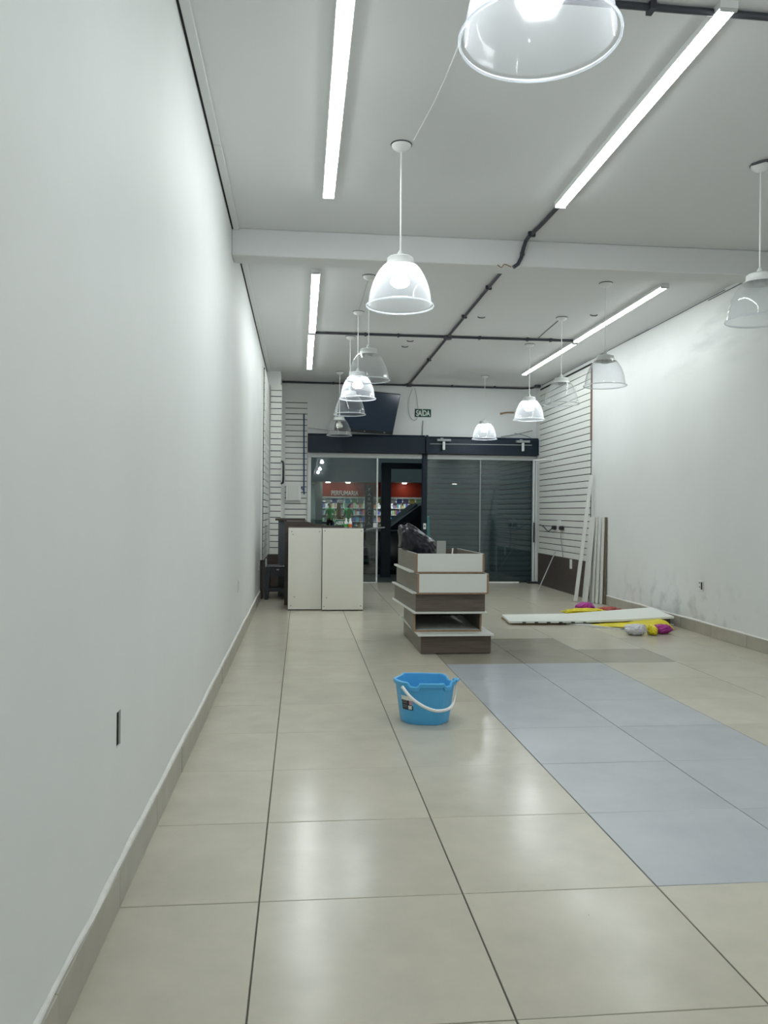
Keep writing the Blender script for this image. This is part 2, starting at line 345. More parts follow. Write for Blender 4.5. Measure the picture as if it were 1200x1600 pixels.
# skirtings: one piece of tile after another, white plaster bead on top
def skirting(name, x, sgn, y0, y1, label):
    e = thing(name, (x, y0, 0), label, 'baseboard', kind='structure'); y = y0; me = None
    w = 0.6; pr0 = None
    while y < y1-0.02:
        L = min(w, y1-y); off = random.uniform(0, 0.003)
        xa, xb = (x+0.0005, x+0.014) if sgn > 0 else (x-0.014, x-0.0005)
        if pr0 is None: p = box('skirting_tile', xa, xb, y+0.001, y+L-0.001, 0.0005, 0.11, M_skirt, e, bevel=0.002); pr0 = p
        elif L == w: p = dup(pr0, e, ((xa+xb)/2+sgn*off, y+L/2, 0.0005))
        else: box('skirting_tile', xa, xb, y+0.001, y+L-0.001, 0.0005, 0.11, M_skirt, e, bevel=0.002)
        y += L
    vs = []; fs = []; n = int((y1-y0)/0.07)
    for i in range(n+1):
        yy = y0+(y1-y0)*i/n; hgt = 0.010+0.014*noise.noise((yy*1.3, sgn*3.1, 0))+0.006*noise.noise((yy*6, 2, 1)); hgt = max(0.004, hgt)
        dp = 0.011+0.004*noise.noise((yy*3, 5, sgn))
        vs += [(x+sgn*0.0005, yy, 0.1105), (x+sgn*dp, yy, 0.1105), (x+sgn*dp*0.8, yy, 0.1105+hgt*0.6), (x+sgn*0.0005, yy, 0.1105+hgt)]
        if i:
            a = 4*(i-1); b = 4*i; fs += [(a, a+1, b+1, b), (a+1, a+2, b+2, b+1), (a+2, a+3, b+3, b+2)]
    pl = mk('plaster_bead', vs, fs, M_plaster, e); pl['label'] = 'uneven white plaster bead'
    return e
skirting('baseboard_left', XL, 1, YF, 10.45, 'beige tile baseboard along the left wall')
skirting('baseboard_right', XR, -1, YF, 10.2, 'beige tile baseboard along the right wall')

# pillar in the back left corner
pil = box('pillar', XL, -0.31, 12.02, YB, 0, ZC, M_wall); tag(pil, 'white square pillar in the back left corner', 'pillar', kind='structure')

# ---------------------------------------------------------------- shopfront: frame, glass panes, centre post
YD = 12.90
door = thing('door_1', (1.95, YD, 0), 'white framed glass shopfront with an open doorway', 'glass door', kind='structure')
box('frame_head', 0.10, 1.925, YD-0.03, YD+0.04, 1.985, 2.058, M_alu, door, bevel=0.004)
box('frame_head', 2.005, 3.82, YD-0.03, YD+0.04, 1.985, 2.058, M_alu, door, bevel=0.004)
box('jamb', 0.10, 0.155, YD-0.03, YD+0.04, 0, 1.985, M_alu, door, bevel=0.003)
box('jamb', 3.742, 3.775, YD-0.03, YD+0.04, 0, 1.985, M_alu, door, bevel=0.003)
box('jamb', 3.785, 3.815, YD-0.035, YD+0.04, 0, 1.985, M_alu, door, bevel=0.003)
p1 = box('glass_pane', 0.157, 1.195, YD-0.004, YD+0.004, 0.012, 1.984, M_glass, door); p1['label'] = 'sliding glass pane'
box('edge_profile', 1.195, 1.222, YD-0.012, YD+0.012, 0.002, 1.984, M_alu, p1)
box('bottom_profile', 0.157, 1.195, YD-0.012, YD+0.012, 0.001, 0.014, M_alu, p1)
box('lock', 1.150, 1.205, YD-0.03, YD+0.03, 0.862, 0.955, M_white, p1, bevel=0.004)
tube('pull_bar', [(1.03, YD-0.05, 0.845), (1.14, YD-0.05, 0.868), (1.33, YD-0.05, 0.885)], 0.012, M_grey, p1)
box('glass_pane', 2.005, 2.872, YD+0.006, YD+0.014, 0.012, 1.984, M_glass, door)
p3 = box('glass_pane', 2.872, 3.741, YD-0.014, YD-0.006, 0.012, 1.984, M_glass, door)
box('edge_profile', 2.866, 2.884, YD-0.018, YD+0.018, 0.012, 1.984, M_grey, p3)
box('bottom_profile', 2.9, 3.52, YD-0.04, YD-0.02, 0.001, 0.022, M_white, p3)
tube('pull_bar', [(3.758, YD-0.055, 0.66), (3.758, YD-0.055, 0.98)], 0.012, M_black, p3)
po = box('centre_post', 1.928, 2.002, YD-0.07, YD+0.05, 0, 2.10, M_navy, door, bevel=0.003)
ou = box('outlet_plate', 1.944, 1.988, YD-0.08, YD-0.07, 0.86, 0.955, M_white, door, bevel=0.003)
box('outlet_slot', 1.958, 1.974, YD-0.083, YD-0.0795, 0.895, 0.925, M_black, ou)
box('door_stop', 3.64, 3.80, YD-0.16, YD-0.06, 0.001, 0.03, M_black, door)

# roller shutter housings above the door
for nm, x0, x1, zt, lab in (('shutter_housing', 0.10, 1.955, 2.352, 'dark navy shutter housing box over the open left doorway'), ('shutter_housing', 1.965, 3.795, 2.338, 'dark navy shutter housing with shaft over closed right shutter')):
    hs = thing(nm, ((x0+x1)/2, 12.8, 2.062), lab, 'shutter box', 'roller shutter housings')
    vs = [(12.735, 2.062), (12.90, 2.062), (12.90, zt), (12.77, zt), (12.735, zt-0.035)]
    prism('cover', vs, 'x', x0, x1, M_navy, hs, bevel=0.004)
    box('lower_lip', x0, x1, 12.728, 12.737, 2.062, 2.085, M_navy, hs)
    if x0 > 1: 
        box('end_plate', x0-0.005, x0+0.03, 12.70, 12.738, 2.10, zt+0.012, M_navy, hs)
        tube('shaft', [(x0+0.06, 12.722, 2.215), (x1-0.12, 12.722, 2.222)], 0.008, M_grey, hs)
        for xb in (2.24, 3.52):
            b_ = box('bracket', xb-0.11, xb+0.11, 12.66, 12.73, 2.255, 2.292, M_grey, hs, bevel=0.004)
            box('hook_strap', xb-0.02, xb+0.02, 12.675, 12.70, 2.12, 2.255, M_alu, hs, bevel=0.004)
            box('bracket_bolt', xb-0.05, xb-0.01, 12.68, 12.70, 2.292, 2.31, M_grey, b_)

# closed roller shutter behind the right glass
sh = thing('roller_shutter', (2.9, 13.10, 0), 'closed dark grey roller shutter behind the right glass panes', 'shutter')
zz = 0.0; first = None
prof = [(0, 0), (-0.010, 0.012), (-0.013, 0.040), (-0.010, 0.070), (0, 0.081), (0.006, 0.081), (0.006, 0)]
for k in range(25):
    if first is None: first = prism('shutter_slat', [(13.10+a, 0.002+b) for a, b in prof], 'x', 2.01, 3.86, M_shutter, sh)
    else: dup(first, sh, (first.matrix_basis.translation.x+sh.location.x, first.location.y+sh.location.y, 0.002+0.084*k))

# ---------------------------------------------------------------- slatwall panels: every slat a board of its own over a dark backing
def slatwall(label, axis, p, a0, a1, z0, z1, pitch, bottom_h, sgn, group):
    """axis 'y': panel facing -y at y=p spanning x a0..a1; axis 'x': panel on x=p facing sgn spanning y a0..a1"""
    c = ((a0+a1)/2, p, z0) if axis == 'y' else (p, (a0+a1)/2, z0)
    e = thing('slatwall_panel', c, label, 'wall panel', group)
    def B(n, d0, d1, u0, u1, q0, q1, mt, par):
        if axis == 'y': return box(n, u0, u1, p-d1, p-d0, q0, q1, mt, par)
        return box(n, min(p+sgn*d0, p+sgn*d1), max(p+sgn*d0, p+sgn*d1), u0, u1, q0, q1, mt, par)
    B('backing_board', 0.001, 0.010, a0+0.002, a1-0.002, z0+0.004, z1-0.004, M_groove, e)
    B('slat', 0.010, 0.022, a0, a1, z0, z0+bottom_h, M_slat, e)
    z = z0+bottom_h+0.011; f0 = None
    while z+pitch-0.011 <= z1+0.02:
        if f0 is None: f0 = B('slat', 0.010, 0.022, a0, a1, z, z+pitch-0.011, M_slat, e)
        else: dup(f0, e, (f0.location.x+e.location.x, f0.location.y+e.location.y, z))
        z += pitch
    return e
G = 'white slatwall panels'
slatwall('wide white slatwall on right wall beside the shutter', 'x', XR-0.001, 10.36, 12.66, 0.50, 3.12, 0.0895, 0.075, -1, G)
slatwall('narrow white slatwall on left wall behind the stool', 'x', XL+0.024, 10.55, 11.985, 0.50, 2.98, 0.0885, 0.06, 1, G)
slatwall('narrow white slatwall strip on front of the corner pillar', 'y', 12.02, -0.452, -0.29, 0.50, 2.97, 0.0885, 0.09, 1, G)
slatwall('white slatwall recess between pillar and left door jamb', 'y', YB-0.001, -0.255, 0.092, 0.55, 2.93, 0.0885, 0.075, 1, G)
fu = box('furring_strip', XL+0.0005, XL+0.0245, 10.545, 11.985, 0.50, 2.99, M_slat); tag(fu, 'white packing strip behind the slatwall on left wall', 'wall panel')
box_l = box('lower_wall_panel', XL, XL+0.03, 10.56, 12.0, 0, 0.498, M_brown); tag(box_l, 'dark brown lower panel on the left wall behind stool', 'wall panel')
box_p = box('lower_wall_panel', -0.48, -0.29, 11.995, 12.018, 0, 0.498, M_brown); tag(box_p, 'dark brown lower panel on the corner pillar', 'wall panel')
box_r = box('lower_wall_panel', XR-0.022, XR-0.001, 10.40, 12.68, 0, 0.498, M_brown); tag(box_r, 'dark brown lower panel below the right slatwall', 'wall panel')
eb = box('edge_strip', XR-0.024, XR-0.001, 10.350, 10.358, 2.1, 3.05, mat('reddish edge band', (0.22, 0.14, 0.12), 0.6)); tag(eb, 'thin reddish brown edge strip ending the right slatwall', 'edge strip')

# ---------------------------------------------------------------- lighting: tube battens
def batten(x, y0, y1, label):
    e = thing('tube_light', (x, (y0+y1)/2, ZC), label, 'tube light', 'ceiling tube lights')
    box('housing', x-0.037, x+0.037, y0, y1, ZC-0.030, ZC-0.0005, M_white, e)
    n = 10; pf = []
    for k in range(n+1):
        a = PI*k/n; pf.append((x-0.033*math.cos(a), ZC-0.030-0.010*math.sin(a)))
    prism('diffuser', pf, 'y', y0+0.012, y1-0.012, M_tube, e)
    for a, b in ((y0, y0+0.012), (y1-0.012, y1)): box('end_cap', x-0.035, x+0.035, a, b, ZC-0.0415, ZC-0.030, M_socket, e)
batten(0.160, 3.12, 5.24, 'long lit tube light nearest the left wall')
batten(1.680, 3.08, 5.21, 'long lit tube light ending at the black conduit bend')
batten(0.110, 6.90, 9.21, 'lit tube light left of pendants, just past beam')
batten(0.103, 9.30, 11.57, 'short-looking lit tube light at far left, second in line')
batten(3.20, 6.93, 9.27, 'lit tube light at far right, nearer the beam')
batten(3.20, 0.35, 2.70, 'added out-of-view tube light along right wall to even the light')  # added out of view, evens the light on the left wall
batten(1.68, -1.75, 0.55, 'added tube light behind the viewer to brighten the foreground')  # added behind the camera to light the foreground
batten(3.22, 9.37, 11.57, 'lit tube light at far right, nearer the shopfront')

# ---------------------------------------------------------------- pendant lamps
def pendant(x, y, zr, lit, label, bulb=False, tilt=0.0, ribs=144):
    e = thing('pendant_lamp', (x, y, ZC), label, 'pendant lamp', 'clear dome pendant lamps')
    lathe('canopy', [(0.052, 0), (0.056, -0.006), (0.050, -0.018), (0.03, -0.034), (0.010, -0.04)][::-1], x, y, ZC-0.0005, M_white, e, 20)
    lathe('canopy_ring', [(0.060, -0.004), (0.060, 0)], x, y, ZC-0.0002, M_conduit, e, 20)
    tube('cord', [(x, y, ZC-0.04), (x, y, zr+0.30)], 0.0045, M_white, e, 6)
    lathe('socket', [(0.034, 0.205), (0.034, 0.262), (0.020, 0.272), (0.016, 0.30), (0.006, 0.315)], x, y, zr, M_socket, e, 16)
    prof = [(0.188, 0.0), (0.189, 0.004), (0.186, 0.009), (0.176, 0.013), (0.1735, 0.03), (0.170, 0.06), (0.163, 0.095), (0.152, 0.13), (0.137, 0.165), (0.118, 0.197), (0.098, 0.222)]
    s_ = lathe('shade', prof, x, y, zr, M_shade, e, ribs, rib=0.0007, closed=False)
    mod = [(rr, z) for rr, z in [(0.1883, 0.0), (0.1905, 0.003), (0.1905, 0.007), (0.186, 0.0095), (0.184, 0.004), (0.1883, 0.0)]]
    lathe('rim', mod, x, y, zr, M_rimw, s_, 48, closed=False)
    lathe('cap', [(0.098, 0.222), (0.080, 0.238), (0.076, 0.244), (0.074, 0.268), (0.066, 0.275), (0.03, 0.277)], x, y, zr, M_cap, s_, 40, closed=False)
    if lit or bulb:
        lathe('bulb', [(0.004, 0.108), (0.034, 0.113), (0.050, 0.126), (0.052, 0.145), (0.042, 0.165), (0.024, 0.188), (0.02, 0.206)], x, y, zr, M_bulb if lit else M_bulboff, e, 20)
    if tilt: e.rotation_euler = (0, tilt, 0)
pendant(0.547, 1.86, 2.238, True, 'big lit pendant lamp closest overhead, cut by top edge')
pendant(2.660, 1.86, 2.245, True, 'added out-of-view lit pendant lamp, right row, for extra light')  # unseen lamp, added to light the lower left wall and near floor
pendant(0.547, -0.75, 2.245, True, 'added lit pendant lamp behind the viewer for extra light')  # added behind the camera, brightens the near wall and floor
pendant(0.540, 4.50, 2.275, True, 'lit pendant lamp hanging in front of the ceiling beam')
pendant(2.660, 4.51, 2.265, False, 'unlit pendant lamp cut by the right edge of the picture')
pendant(0.574, 7.04, 2.270, False, 'unlit pendant lamp overlapping the lit lamp above the television')
pendant(0.569, 8.31, 2.285, True, 'lit pendant lamp in front of the television')
pendant(0.560, 9.51, 2.265, False, 'unlit pendant lamp just below a lit one, before the television')
pendant(0.552, 11.93, 2.245, False, 'unlit pendant lamp with visible bulb over the navy shutter housing', bulb=True)
pendant(2.677, 6.98, 2.262, False, 'unlit pendant lamp against the white right wall')
pendant(2.698, 8.27, 2.270, False, 'unlit pendant lamp before the top of right slatwall')
pendant(2.745, 9.63, 2.262, True, 'lit pendant lamp hanging left of the right slatwall')
pendant(2.725, 11.95, 2.232, True, 'farthest lit pendant lamp above the closed shutter')

# ---------------------------------------------------------------- conduits on the ceiling
ZP = ZC-0.017
def conduit(pts, label, clamps=(), boxes_=(), rad=0.0145):
    e = thing('conduit', pts[0], label, 'conduit', 'black ceiling conduits')
    tube('pipe', pts, rad, M_conduit, e, 10)
    for c in clamps:
        p, ax = c
        if ax == 'x': boxes('clamp', [(p[0]-0.012, p[0]+0.012, p[1]-0.026, p[1]+0.026, p[2]-0.019, p[2]+0.0165)], M_conduit, e)
        else: boxes('clamp', [(p[0]-0.026, p[0]+0.026, p[1]-0.012, p[1]+0.012, p[2]-0.019, p[2]+0.0165)], M_conduit, e)
    for p in boxes_: lathe('junction_box', [(0.045, 0.0), (0.05, 0.008), (0.05, 0.042), (0.04, 0.045)], p[0], p[1], ZC-0.0455, M_conduit, e, 16)
    return e
conduit([(1.68, 5.22, ZP), (1.668, 5.6, ZP), (1.650, 5.84, ZP), (1.645, 5.90, ZP-0.012), (1.640, 5.945, ZP-0.05), (1.625, 5.95, ZP-0.12), (1.600, 5.95, ZP-0.17), (1.565, 5.95, ZP-0.195)], 'black conduit bending down the face of the ceiling beam', [((1.655, 5.78, ZP), 'y'), ((1.632, 5.955, ZP-0.09), 'x')])
conduit([(1.665, 6.19, ZP), (1.675, 9.27, ZP), (1.70, 12.86, ZP)], 'black conduit running lengthwise from beam to the back wall', [((1.668, 7.2, ZP), 'y'), ((1.668, 8.3, ZP), 'y'), ((1.68, 10.7, ZP), 'y')], [(1.675, 9.29)])
conduit([(0.147, 9.285, ZP), (1.675, 9.292, ZP), (3.17, 9.29, ZP)], 'black conduit crossing the ceiling between the far tube lights', [((x, 9.288, ZP), 'x') for x in (0.72, 1.1, 2.05, 2.62, 2.9)])
conduit([(-0.32, 12.89, ZP), (1.7, 12.89, ZP-0.004), (3.55, 12.88, ZP-0.012), (3.70, 12.86, ZP-0.006), (3.765, 12.72, ZP)], 'black conduit along the top of the back wall', [((x, 12.89, ZP), 'x') for x in (0.5, 1.1, 2.4, 3.1)], [(1.70, 12.86), (3.745, 12.67)])
conduit([(0.75, 3.126, ZP), (1.29, 3.134, ZP), (1.64, 3.139, ZP)], 'black conduit at top of picture, left of the right tube light', [((1.38, 3.135, ZP), 'x')])
conduit([(1.72, 3.14, ZP), (2.6, 3.150, ZP), (XR-0.01, 3.16, ZP)], 'black conduit at top right corner, right of the tube light', [((2.3, 3.147, ZP), 'x')])
# ceiling cables
def cable(pts, label, rad=0.004, mt=M_cable, name='cable', grp=None):
    o = tube(name, curve(pts, 5), rad, mt, seg=6); return tag(o, label, 'cable', grp)
zk = ZC-0.005
cable([(0.60, 4.43, zk), (0.63, 4.15, zk), (0.655, 3.85, zk), (0.67, 3.4, zk), (0.66, 2.6, zk), (0.61, 1.93, zk)], 'thin white cable linking the two nearest pendant lamps', 0.0035, M_white)
cable([(0.573, 7.11, zk), (0.571, 7.7, zk), (0.569, 8.24, zk)], 'thin cable between pendant canopies past the beam', 0.0035, M_cable)
cable([(2.70, 8.36, zk), (2.72, 8.9, zk), (2.742, 9.255, zk)], 'thin dark cable from a canopy to the crossing conduit', 0.004, M_conduit)
cable([(2.60, 4.50, zk), (2.655, 4.40, zk-0.01), (2.75, 4.42, zk-0.004), (2.86, 4.46, zk)], 'loose dark wires at canopy of the lamp at right edge', 0.007, M_conduit)
cable([(1.55, 5.955, 2.972), (1.50, 5.957, 2.99), (1.475, 5.957, 2.966), (1.445, 5.957, 2.985)], 'tangle of loose wire ends on the beam face', 0.004, M_mdf)
cable([(1.76, 12.9, 3.10), (1.70, 12.905, 2.9), (1.72, 12.905, 2.68), (1.80, 12.905, 2.60), (1.86, 12.905, 2.70), (1.83, 12.905, 2.98), (1.80, 12.9, 3.12)], 'grey looped cable hanging left of the exit sign', 0.004)
cable([(0.10, 12.905, 2.45), (0.2, 12.88, 2.44), (0.45, 12.86, 2.41), (0.62, 12.86, 2.42)], 'grey cable along the wall left of the television', 0.006)
cable([(3.20, 12.86, 2.36), (3.45, 12.8, 2.40), (3.70, 12.78, 2.46)], 'loose cable above the right end of the shutter housing', 0.008, M_grey)
cable([(3.42, 12.84, 2.42), (3.55, 12.8, 2.39), (3.68, 12.8, 2.345)], 'second loose cable crossing above the right housing end', 0.006, M_grey)
cable([(1.935, 12.908, 2.60), (1.93, 12.908, 2.48), (1.928, 12.908, 2.36)], 'dark streak of cable dropping below the exit sign', 0.008, M_grey)
for x, y in ((1.86, 8.35), (1.28, 9.62), (1.26, 9.95), (2.98, 8.1)):
    hk = tube('ceiling_hook', curve([(x-0.04, y, ZC-0.002), (x-0.02, y, ZC-0.012), (x+0.02, y, ZC-0.012), (x+0.04, y, ZC-0.002)], 4), 0.005, M_conduit, seg=6)
    tag(hk, {1.86: 'small dark hook on ceiling right of lengthwise conduit', 1.28: 'small dark hook on ceiling, nearer of two left of conduit', 1.26: 'small dark hook on ceiling, farther of two left of conduit', 2.98: 'small dark hook on ceiling beside the far right tube'}[x], 'hook', 'ceiling hooks')
cr = thing('wall_bracket', (3.3, 12.9, 2.72), 'small brown bent bracket on the back wall beside lit lamp', 'bracket')
tube('arm', curve([(3.22, 12.905, 2.74), (3.3, 12.88, 2.755), (3.42, 12.87, 2.758)], 4), 0.012, M_mdf, cr)
box('foot', 3.20, 3.23, 12.895, 12.919, 2.725, 2.755, M_mdf, cr)

# ---------------------------------------------------------------- television, exit sign
tv = thing('television', (1.02, 12.42, 2.655), 'dark flat television mounted high above the left doorway', 'television')
W2, H2 = 0.52, 0.325
box('casing', -W2, W2, 0.0, 0.045, -H2, H2, M_tvb, None, bevel=0.006)
cs = bpy.data.objects[-1] if False else [o for o in COL.objects if o.name.startswith('casing')][-1]
cs.parent = tv
for nm, args, mt in (('screen', (-W2+0.015, W2-0.015, -0.004, 0.001, -H2+0.05, H2-0.012), M_tv), ('bottom_bezel', (-W2+0.01, W2-0.01, -0.006, 0.001, -H2+0.006, -H2+0.046), M_tvb), ('power_light', (-0.02, 0.0, -0.008, -0.0055, -H2+0.02, -H2+0.032), M_grey), ('badge', (0.34, 0.37, -0.008, -0.0055, -H2+0.018, -H2+0.034), M_grey), ('wall_mount', (-0.08, 0.08, 0.045, 0.30, -0.08, 0.10), M_black)):
    o = box(nm, *args, mt); o.parent = tv
tv.rotation_euler = (math.radians(20), 0, math.radians(27))
ex = thing('exit_sign', (1.936, 12.918, 2.66), 'green exit sign with white lettering on the back wall', 'sign')
box('plate', 1.806, 2.066, 12.910, 12.919, 2.660, 2.786, M_exit, ex)
text('lettering', 'SAÍDA', 0.125, (1.936, 12.9095, 2.716), (PI/2, 0, 0), M_sign, ex, 0.001, width=0.225)

# ---------------------------------------------------------------- small fittings
po_ = thing('outlet_plate', (XR, 7.39, 0.41), 'white outlet plate with dark slot low on right wall', 'outlet')
box('plate', XR-0.010, XR-0.0005, 7.345, 7.435, 0.405, 0.505, M_white, po_, bevel=0.003)
box('slot', XR-0.012, XR-0.0095, 7.352, 7.378, 0.42, 0.49, M_black, po_)
for a in (0.435, 0.475): box('socket_hole', XR-0.012, XR-0.0095, 7.40, 7.412, a, a+0.012, M_black, po_)
ol = thing('outlet_plate', (XL, 10.18, 0.41), 'tiny outlet plate low on left wall before stool', 'outlet'); box('plate', XL+0.0005, XL+0.008, 10.13, 10.23, 0.40, 0.49, M_white, ol); box('slot', XL+0.008, XL+0.011, 10.155, 10.20, 0.41, 0.455, M_grey, ol)
ol = thing('outlet_plate', (XL, 6.87, 0.46), 'flush white outlet plate midway along the left wall', 'outlet'); box('plate', XL+0.0005, XL+0.006, 6.82, 6.92, 0.45, 0.56, M_wall, ol, bevel=0.002); box('slot', XL+0.006, XL+0.0075, 6.86, 6.88, 0.47, 0.54, M_cable, ol)
pg = thing('wall_socket', (3.77, 11.6, 0.9), 'double wall socket with two black plugs on right slatwall', 'outlet')
xs_ = XR-0.024
box('plate', xs_-0.012, xs_, 11.52, 11.68, 0.93, 1.03, M_white, pg, bevel=0.003)
for yy in (11.78, 11.43): 
    b_ = box('plug', xs_-0.05, xs_-0.002, yy-0.055, yy+0.055, 0.89, 0.95, M_black, pg, bevel=0.01)
tube('power_cord', curve([(xs_-0.03, 11.82, 0.92), (xs_-0.03, 12.05, 0.86), (xs_-0.02, 12.3, 0.92), (xs_-0.01, 12.55, 0.95)], 5), 0.007, M_black, pg)
tube('power_cord', curve([(xs_-0.03, 11.43, 0.9), (xs_-0.02, 11.47, 0.78), (xs_-0.015, 11.42, 0.62), (xs_-0.01, 11.40, 0.50)], 5), 0.006, M_grey, pg)
sb = thing('support_arm', (xs_, 12.0, 1.93), 'thin white shelf arm sticking off the right slatwall', 'bracket')
tube('arm', [(xs_-0.002, 11.95, 1.955), (xs_-0.30, 11.95, 1.925)], 0.009, M_white, sb); box('foot', xs_-0.012, xs_-0.0005, 11.92, 11.98, 1.92, 1.99, M_white, sb)
tube('wire_pole', [(3.45, 11.55, 0.012), (3.765, 11.75, 0.56)], 0.008, M_cable); tag(COL.objects[-1], 'thin pale rod leaning on the brown lower panel', 'rod')
pb = box('peg_tab', 3.755, 3.775, 11.02, 11.07, 0.36, 0.49, M_white); tag(pb, 'short white tab hanging under the right slatwall', 'tab')
# electrics on the recess panel at left
ub = thing('distribution_box', (-0.117, 12.87, 1.29), 'white electrical box on slatwall left of the door', 'electrical box')
box('case', -0.232, -0.002, 12.815, 12.896, 1.30, 1.535, M_white, ub, bevel=0.005); box('cover', -0.20, -0.035, 12.808, 12.8155, 1.315, 1.525, M_whitelam, ub, bevel=0.003)
cable([(0.036, 12.885, 2.67), (0.040, 12.885, 2.2), (0.044, 12.885, 1.8), (0.047, 12.885, 1.40)], 'blue cable hanging down slatwall beside the door jamb', 0.011, M_blue)
cable([(0.047, 12.885, 1.47), (0.0, 12.88, 1.50), (0.05, 12.88, 1.52)], 'dark hook of cable over the white electrical box', 0.007, M_blue)
hd = tube('handle', curve([(-0.285, 12.0, 1.86), (-0.262, 11.955, 1.83), (-0.258, 11.95, 1.70), (-0.262, 11.955, 1.56), (-0.285, 12.0, 1.535)], 5), 0.016, M_black); tag(hd, 'black curved handle on the pillar edge', 'handle')
tb = box('peg_tab', -0.468, -0.448, 11.0, 11.04, 0.38, 0.49, M_white); tag(tb, 'small white tab below the left slatwall', 'tab')

# ---------------------------------------------------------------- reception cabinets
def cabinet(x0, x1, y0, label, screws):
    e = thing('cabinet', ((x0+x1)/2, y0+0.22, 0), label, 'cabinet', 'white backed cabinets')
    bk = box('back_panel', x0, x1, y0, y0+0.016, 0.012, 0.94, M_cream, e, bevel=0.0015)
    for sx, sz in screws: lathe('screw', [(0.007, 0.0), (0.007, 0.003), (0.004, 0.004)], sx, 0, 0, M_grey, bk, 8); s_ = COL.objects[-1]; s_.rotation_euler = (PI/2, 0, 0); s_.location = Vector((sx, y0-0.0002, sz))-worg(bk)
    box('side_panel', x0, x0+0.018, y0+0.016, y0+0.44, 0.0, 0.93, M_brown, e); box('side_panel', x1-0.018, x1, y0+0.016, y0+0.44, 0.0, 0.93, M_brown, e)
    box('top_panel', x0, x1, y0+0.016, y0+0.44, 0.93, 0.945, M_brown, e); box('bottom_panel', x0+0.018, x1-0.018, y0+0.016, y0+0.44, 0.03, 0.046, M_brown, e)
    box('plinth', x0+0.018, x1-0.018, y0+0.03, y0+0.045, 0.0, 0.03, M_brown, e); box('shelf', x0+0.018, x1-0.018, y0+0.03, y0+0.42, 0.46, 0.476, M_brown, e)
cabinet(-0.138, 0.243, 9.31, 'narrower left cabinet with cream back panel toward viewer', [(-0.10, 0.90), (-0.085, 0.865), (0.215, 0.90), (-0.065, 0.155), (-0.105, 0.055)])
cabinet(0.249, 0.715, 9.26, 'wider right cabinet with cream back panel and bottles on top', [(0.275, 0.91), (0.69, 0.91), (0.30, 0.15), (0.69, 0.055), (0.27, 0.05)])
dk = thing('reception_desk', (0.2, 10.2, 0), 'dark brown reception desk behind the cream cabinets', 'desk')
prism('front_panel', [(-0.19, 0.0), (0.70, 0.0), (0.70, 0.955), (0.30, 0.965), (0.16, 0.985), (0.05, 1.012), (-0.19, 1.012)], 'y', 9.84, 9.865, M_brown, dk)
box('top', -0.335, 0.06, 10.82, 11.25, 1.005, 1.035, M_brown, dk, bevel=0.003)
box('side_panel', -0.295, -0.185, 10.86, 11.0, 0, 1.005, mat('grey laminate', (0.09, 0.10, 0.105), 0.5), dk); box('side_panel', 0.03, 0.055, 9.865, 11.2, 0, 1.005, M_brown, dk)
def bottle(x, y, mt, label):
    e = thing('bottle', (x, y, 0.945), label, 'bottle', 'small bottles on the cabinet')
    lathe('body', [(0.019, 0.0), (0.021, 0.004), (0.021, 0.052), (0.017, 0.068), (0.010, 0.078)], x, y, 0.9455, M_white, e, 16)
    lathe('contents', [(0.0214, 0.006), (0.0216, 0.03), (0.0216, 0.042)], x, y, 0.9455, mt, e, 16, closed=False)
    lathe('cap', [(0.011, 0.076), (0.010, 0.098), (0.005, 0.112)], x, y, 0.9455, M_white, e, 12)
bottle(0.524, 9.42, M_green, 'small white bottle with green liquid on the cabinet')
bottle(0.571, 9.40, M_orange, 'small white bottle with orange liquid on the cabinet')
sg = thing('open_sign', (0.65, 12.88, 0.89), 'green framed sign hanging inside the left glass pane', 'sign')
box('board', 0.530, 0.775, 12.868, 12.878, 0.895, 1.01, mat('sign green', (0.02, 0.16, 0.08), 0.5), sg)
boxes('border', [(0.535, 0.770, 12.865, 12.8685, 1.0, 1.006), (0.535, 0.770, 12.865, 12.8685, 0.899, 0.905), (0.535, 0.541, 12.865, 12.8685, 0.905, 1.0), (0.764, 0.770, 12.865, 12.8685, 0.905, 1.0)], M_sign, sg)
text('lettering', 'ABERTO', 0.075, (0.652, 12.867, 0.948), (PI/2, 0, 0), M_sign, sg, 0.001, width=0.20)
tube('cord', [(0.57, 12.874, 1.01), (0.65, 12.884, 1.05), (0.73, 12.874, 1.01)], 0.002, M_cable, sg, 5)

# stool
st = thing('stool', (-0.28, 10.58, 0), 'black plastic stool between left wall and cabinets', 'stool')
sx, sy = -0.28, 10.60
box('seat', sx-0.155, sx+0.155, sy-0.155, sy+0.155, 0.405, 0.43, M_stool, st, bevel=0.012)
for s1 in (-1, 1):
    for s2 in (-1, 1):
        w = 0.026
        t = (sx+s1*0.125, sy+s2*0.125, 0.405); b = (sx+s1*0.150, sy+s2*0.150, 0.0)
        hexa('leg', [(b[0]-w*.8, b[1]-w*.8, 0), (b[0]+w*.8, b[1]-w*.8, 0), (b[0]+w*.8, b[1]+w*.8, 0), (b[0]-w*.8, b[1]+w*.8, 0)], [(t[0]-w*1.3, t[1]-w*1.3, .405), (t[0]+w*1.3, t[1]-w*1.3, .405), (t[0]+w*1.3, t[1]+w*1.3, .405), (t[0]-w*1.3, t[1]+w*1.3, .405)], M_stool, st, bevel=0.004)
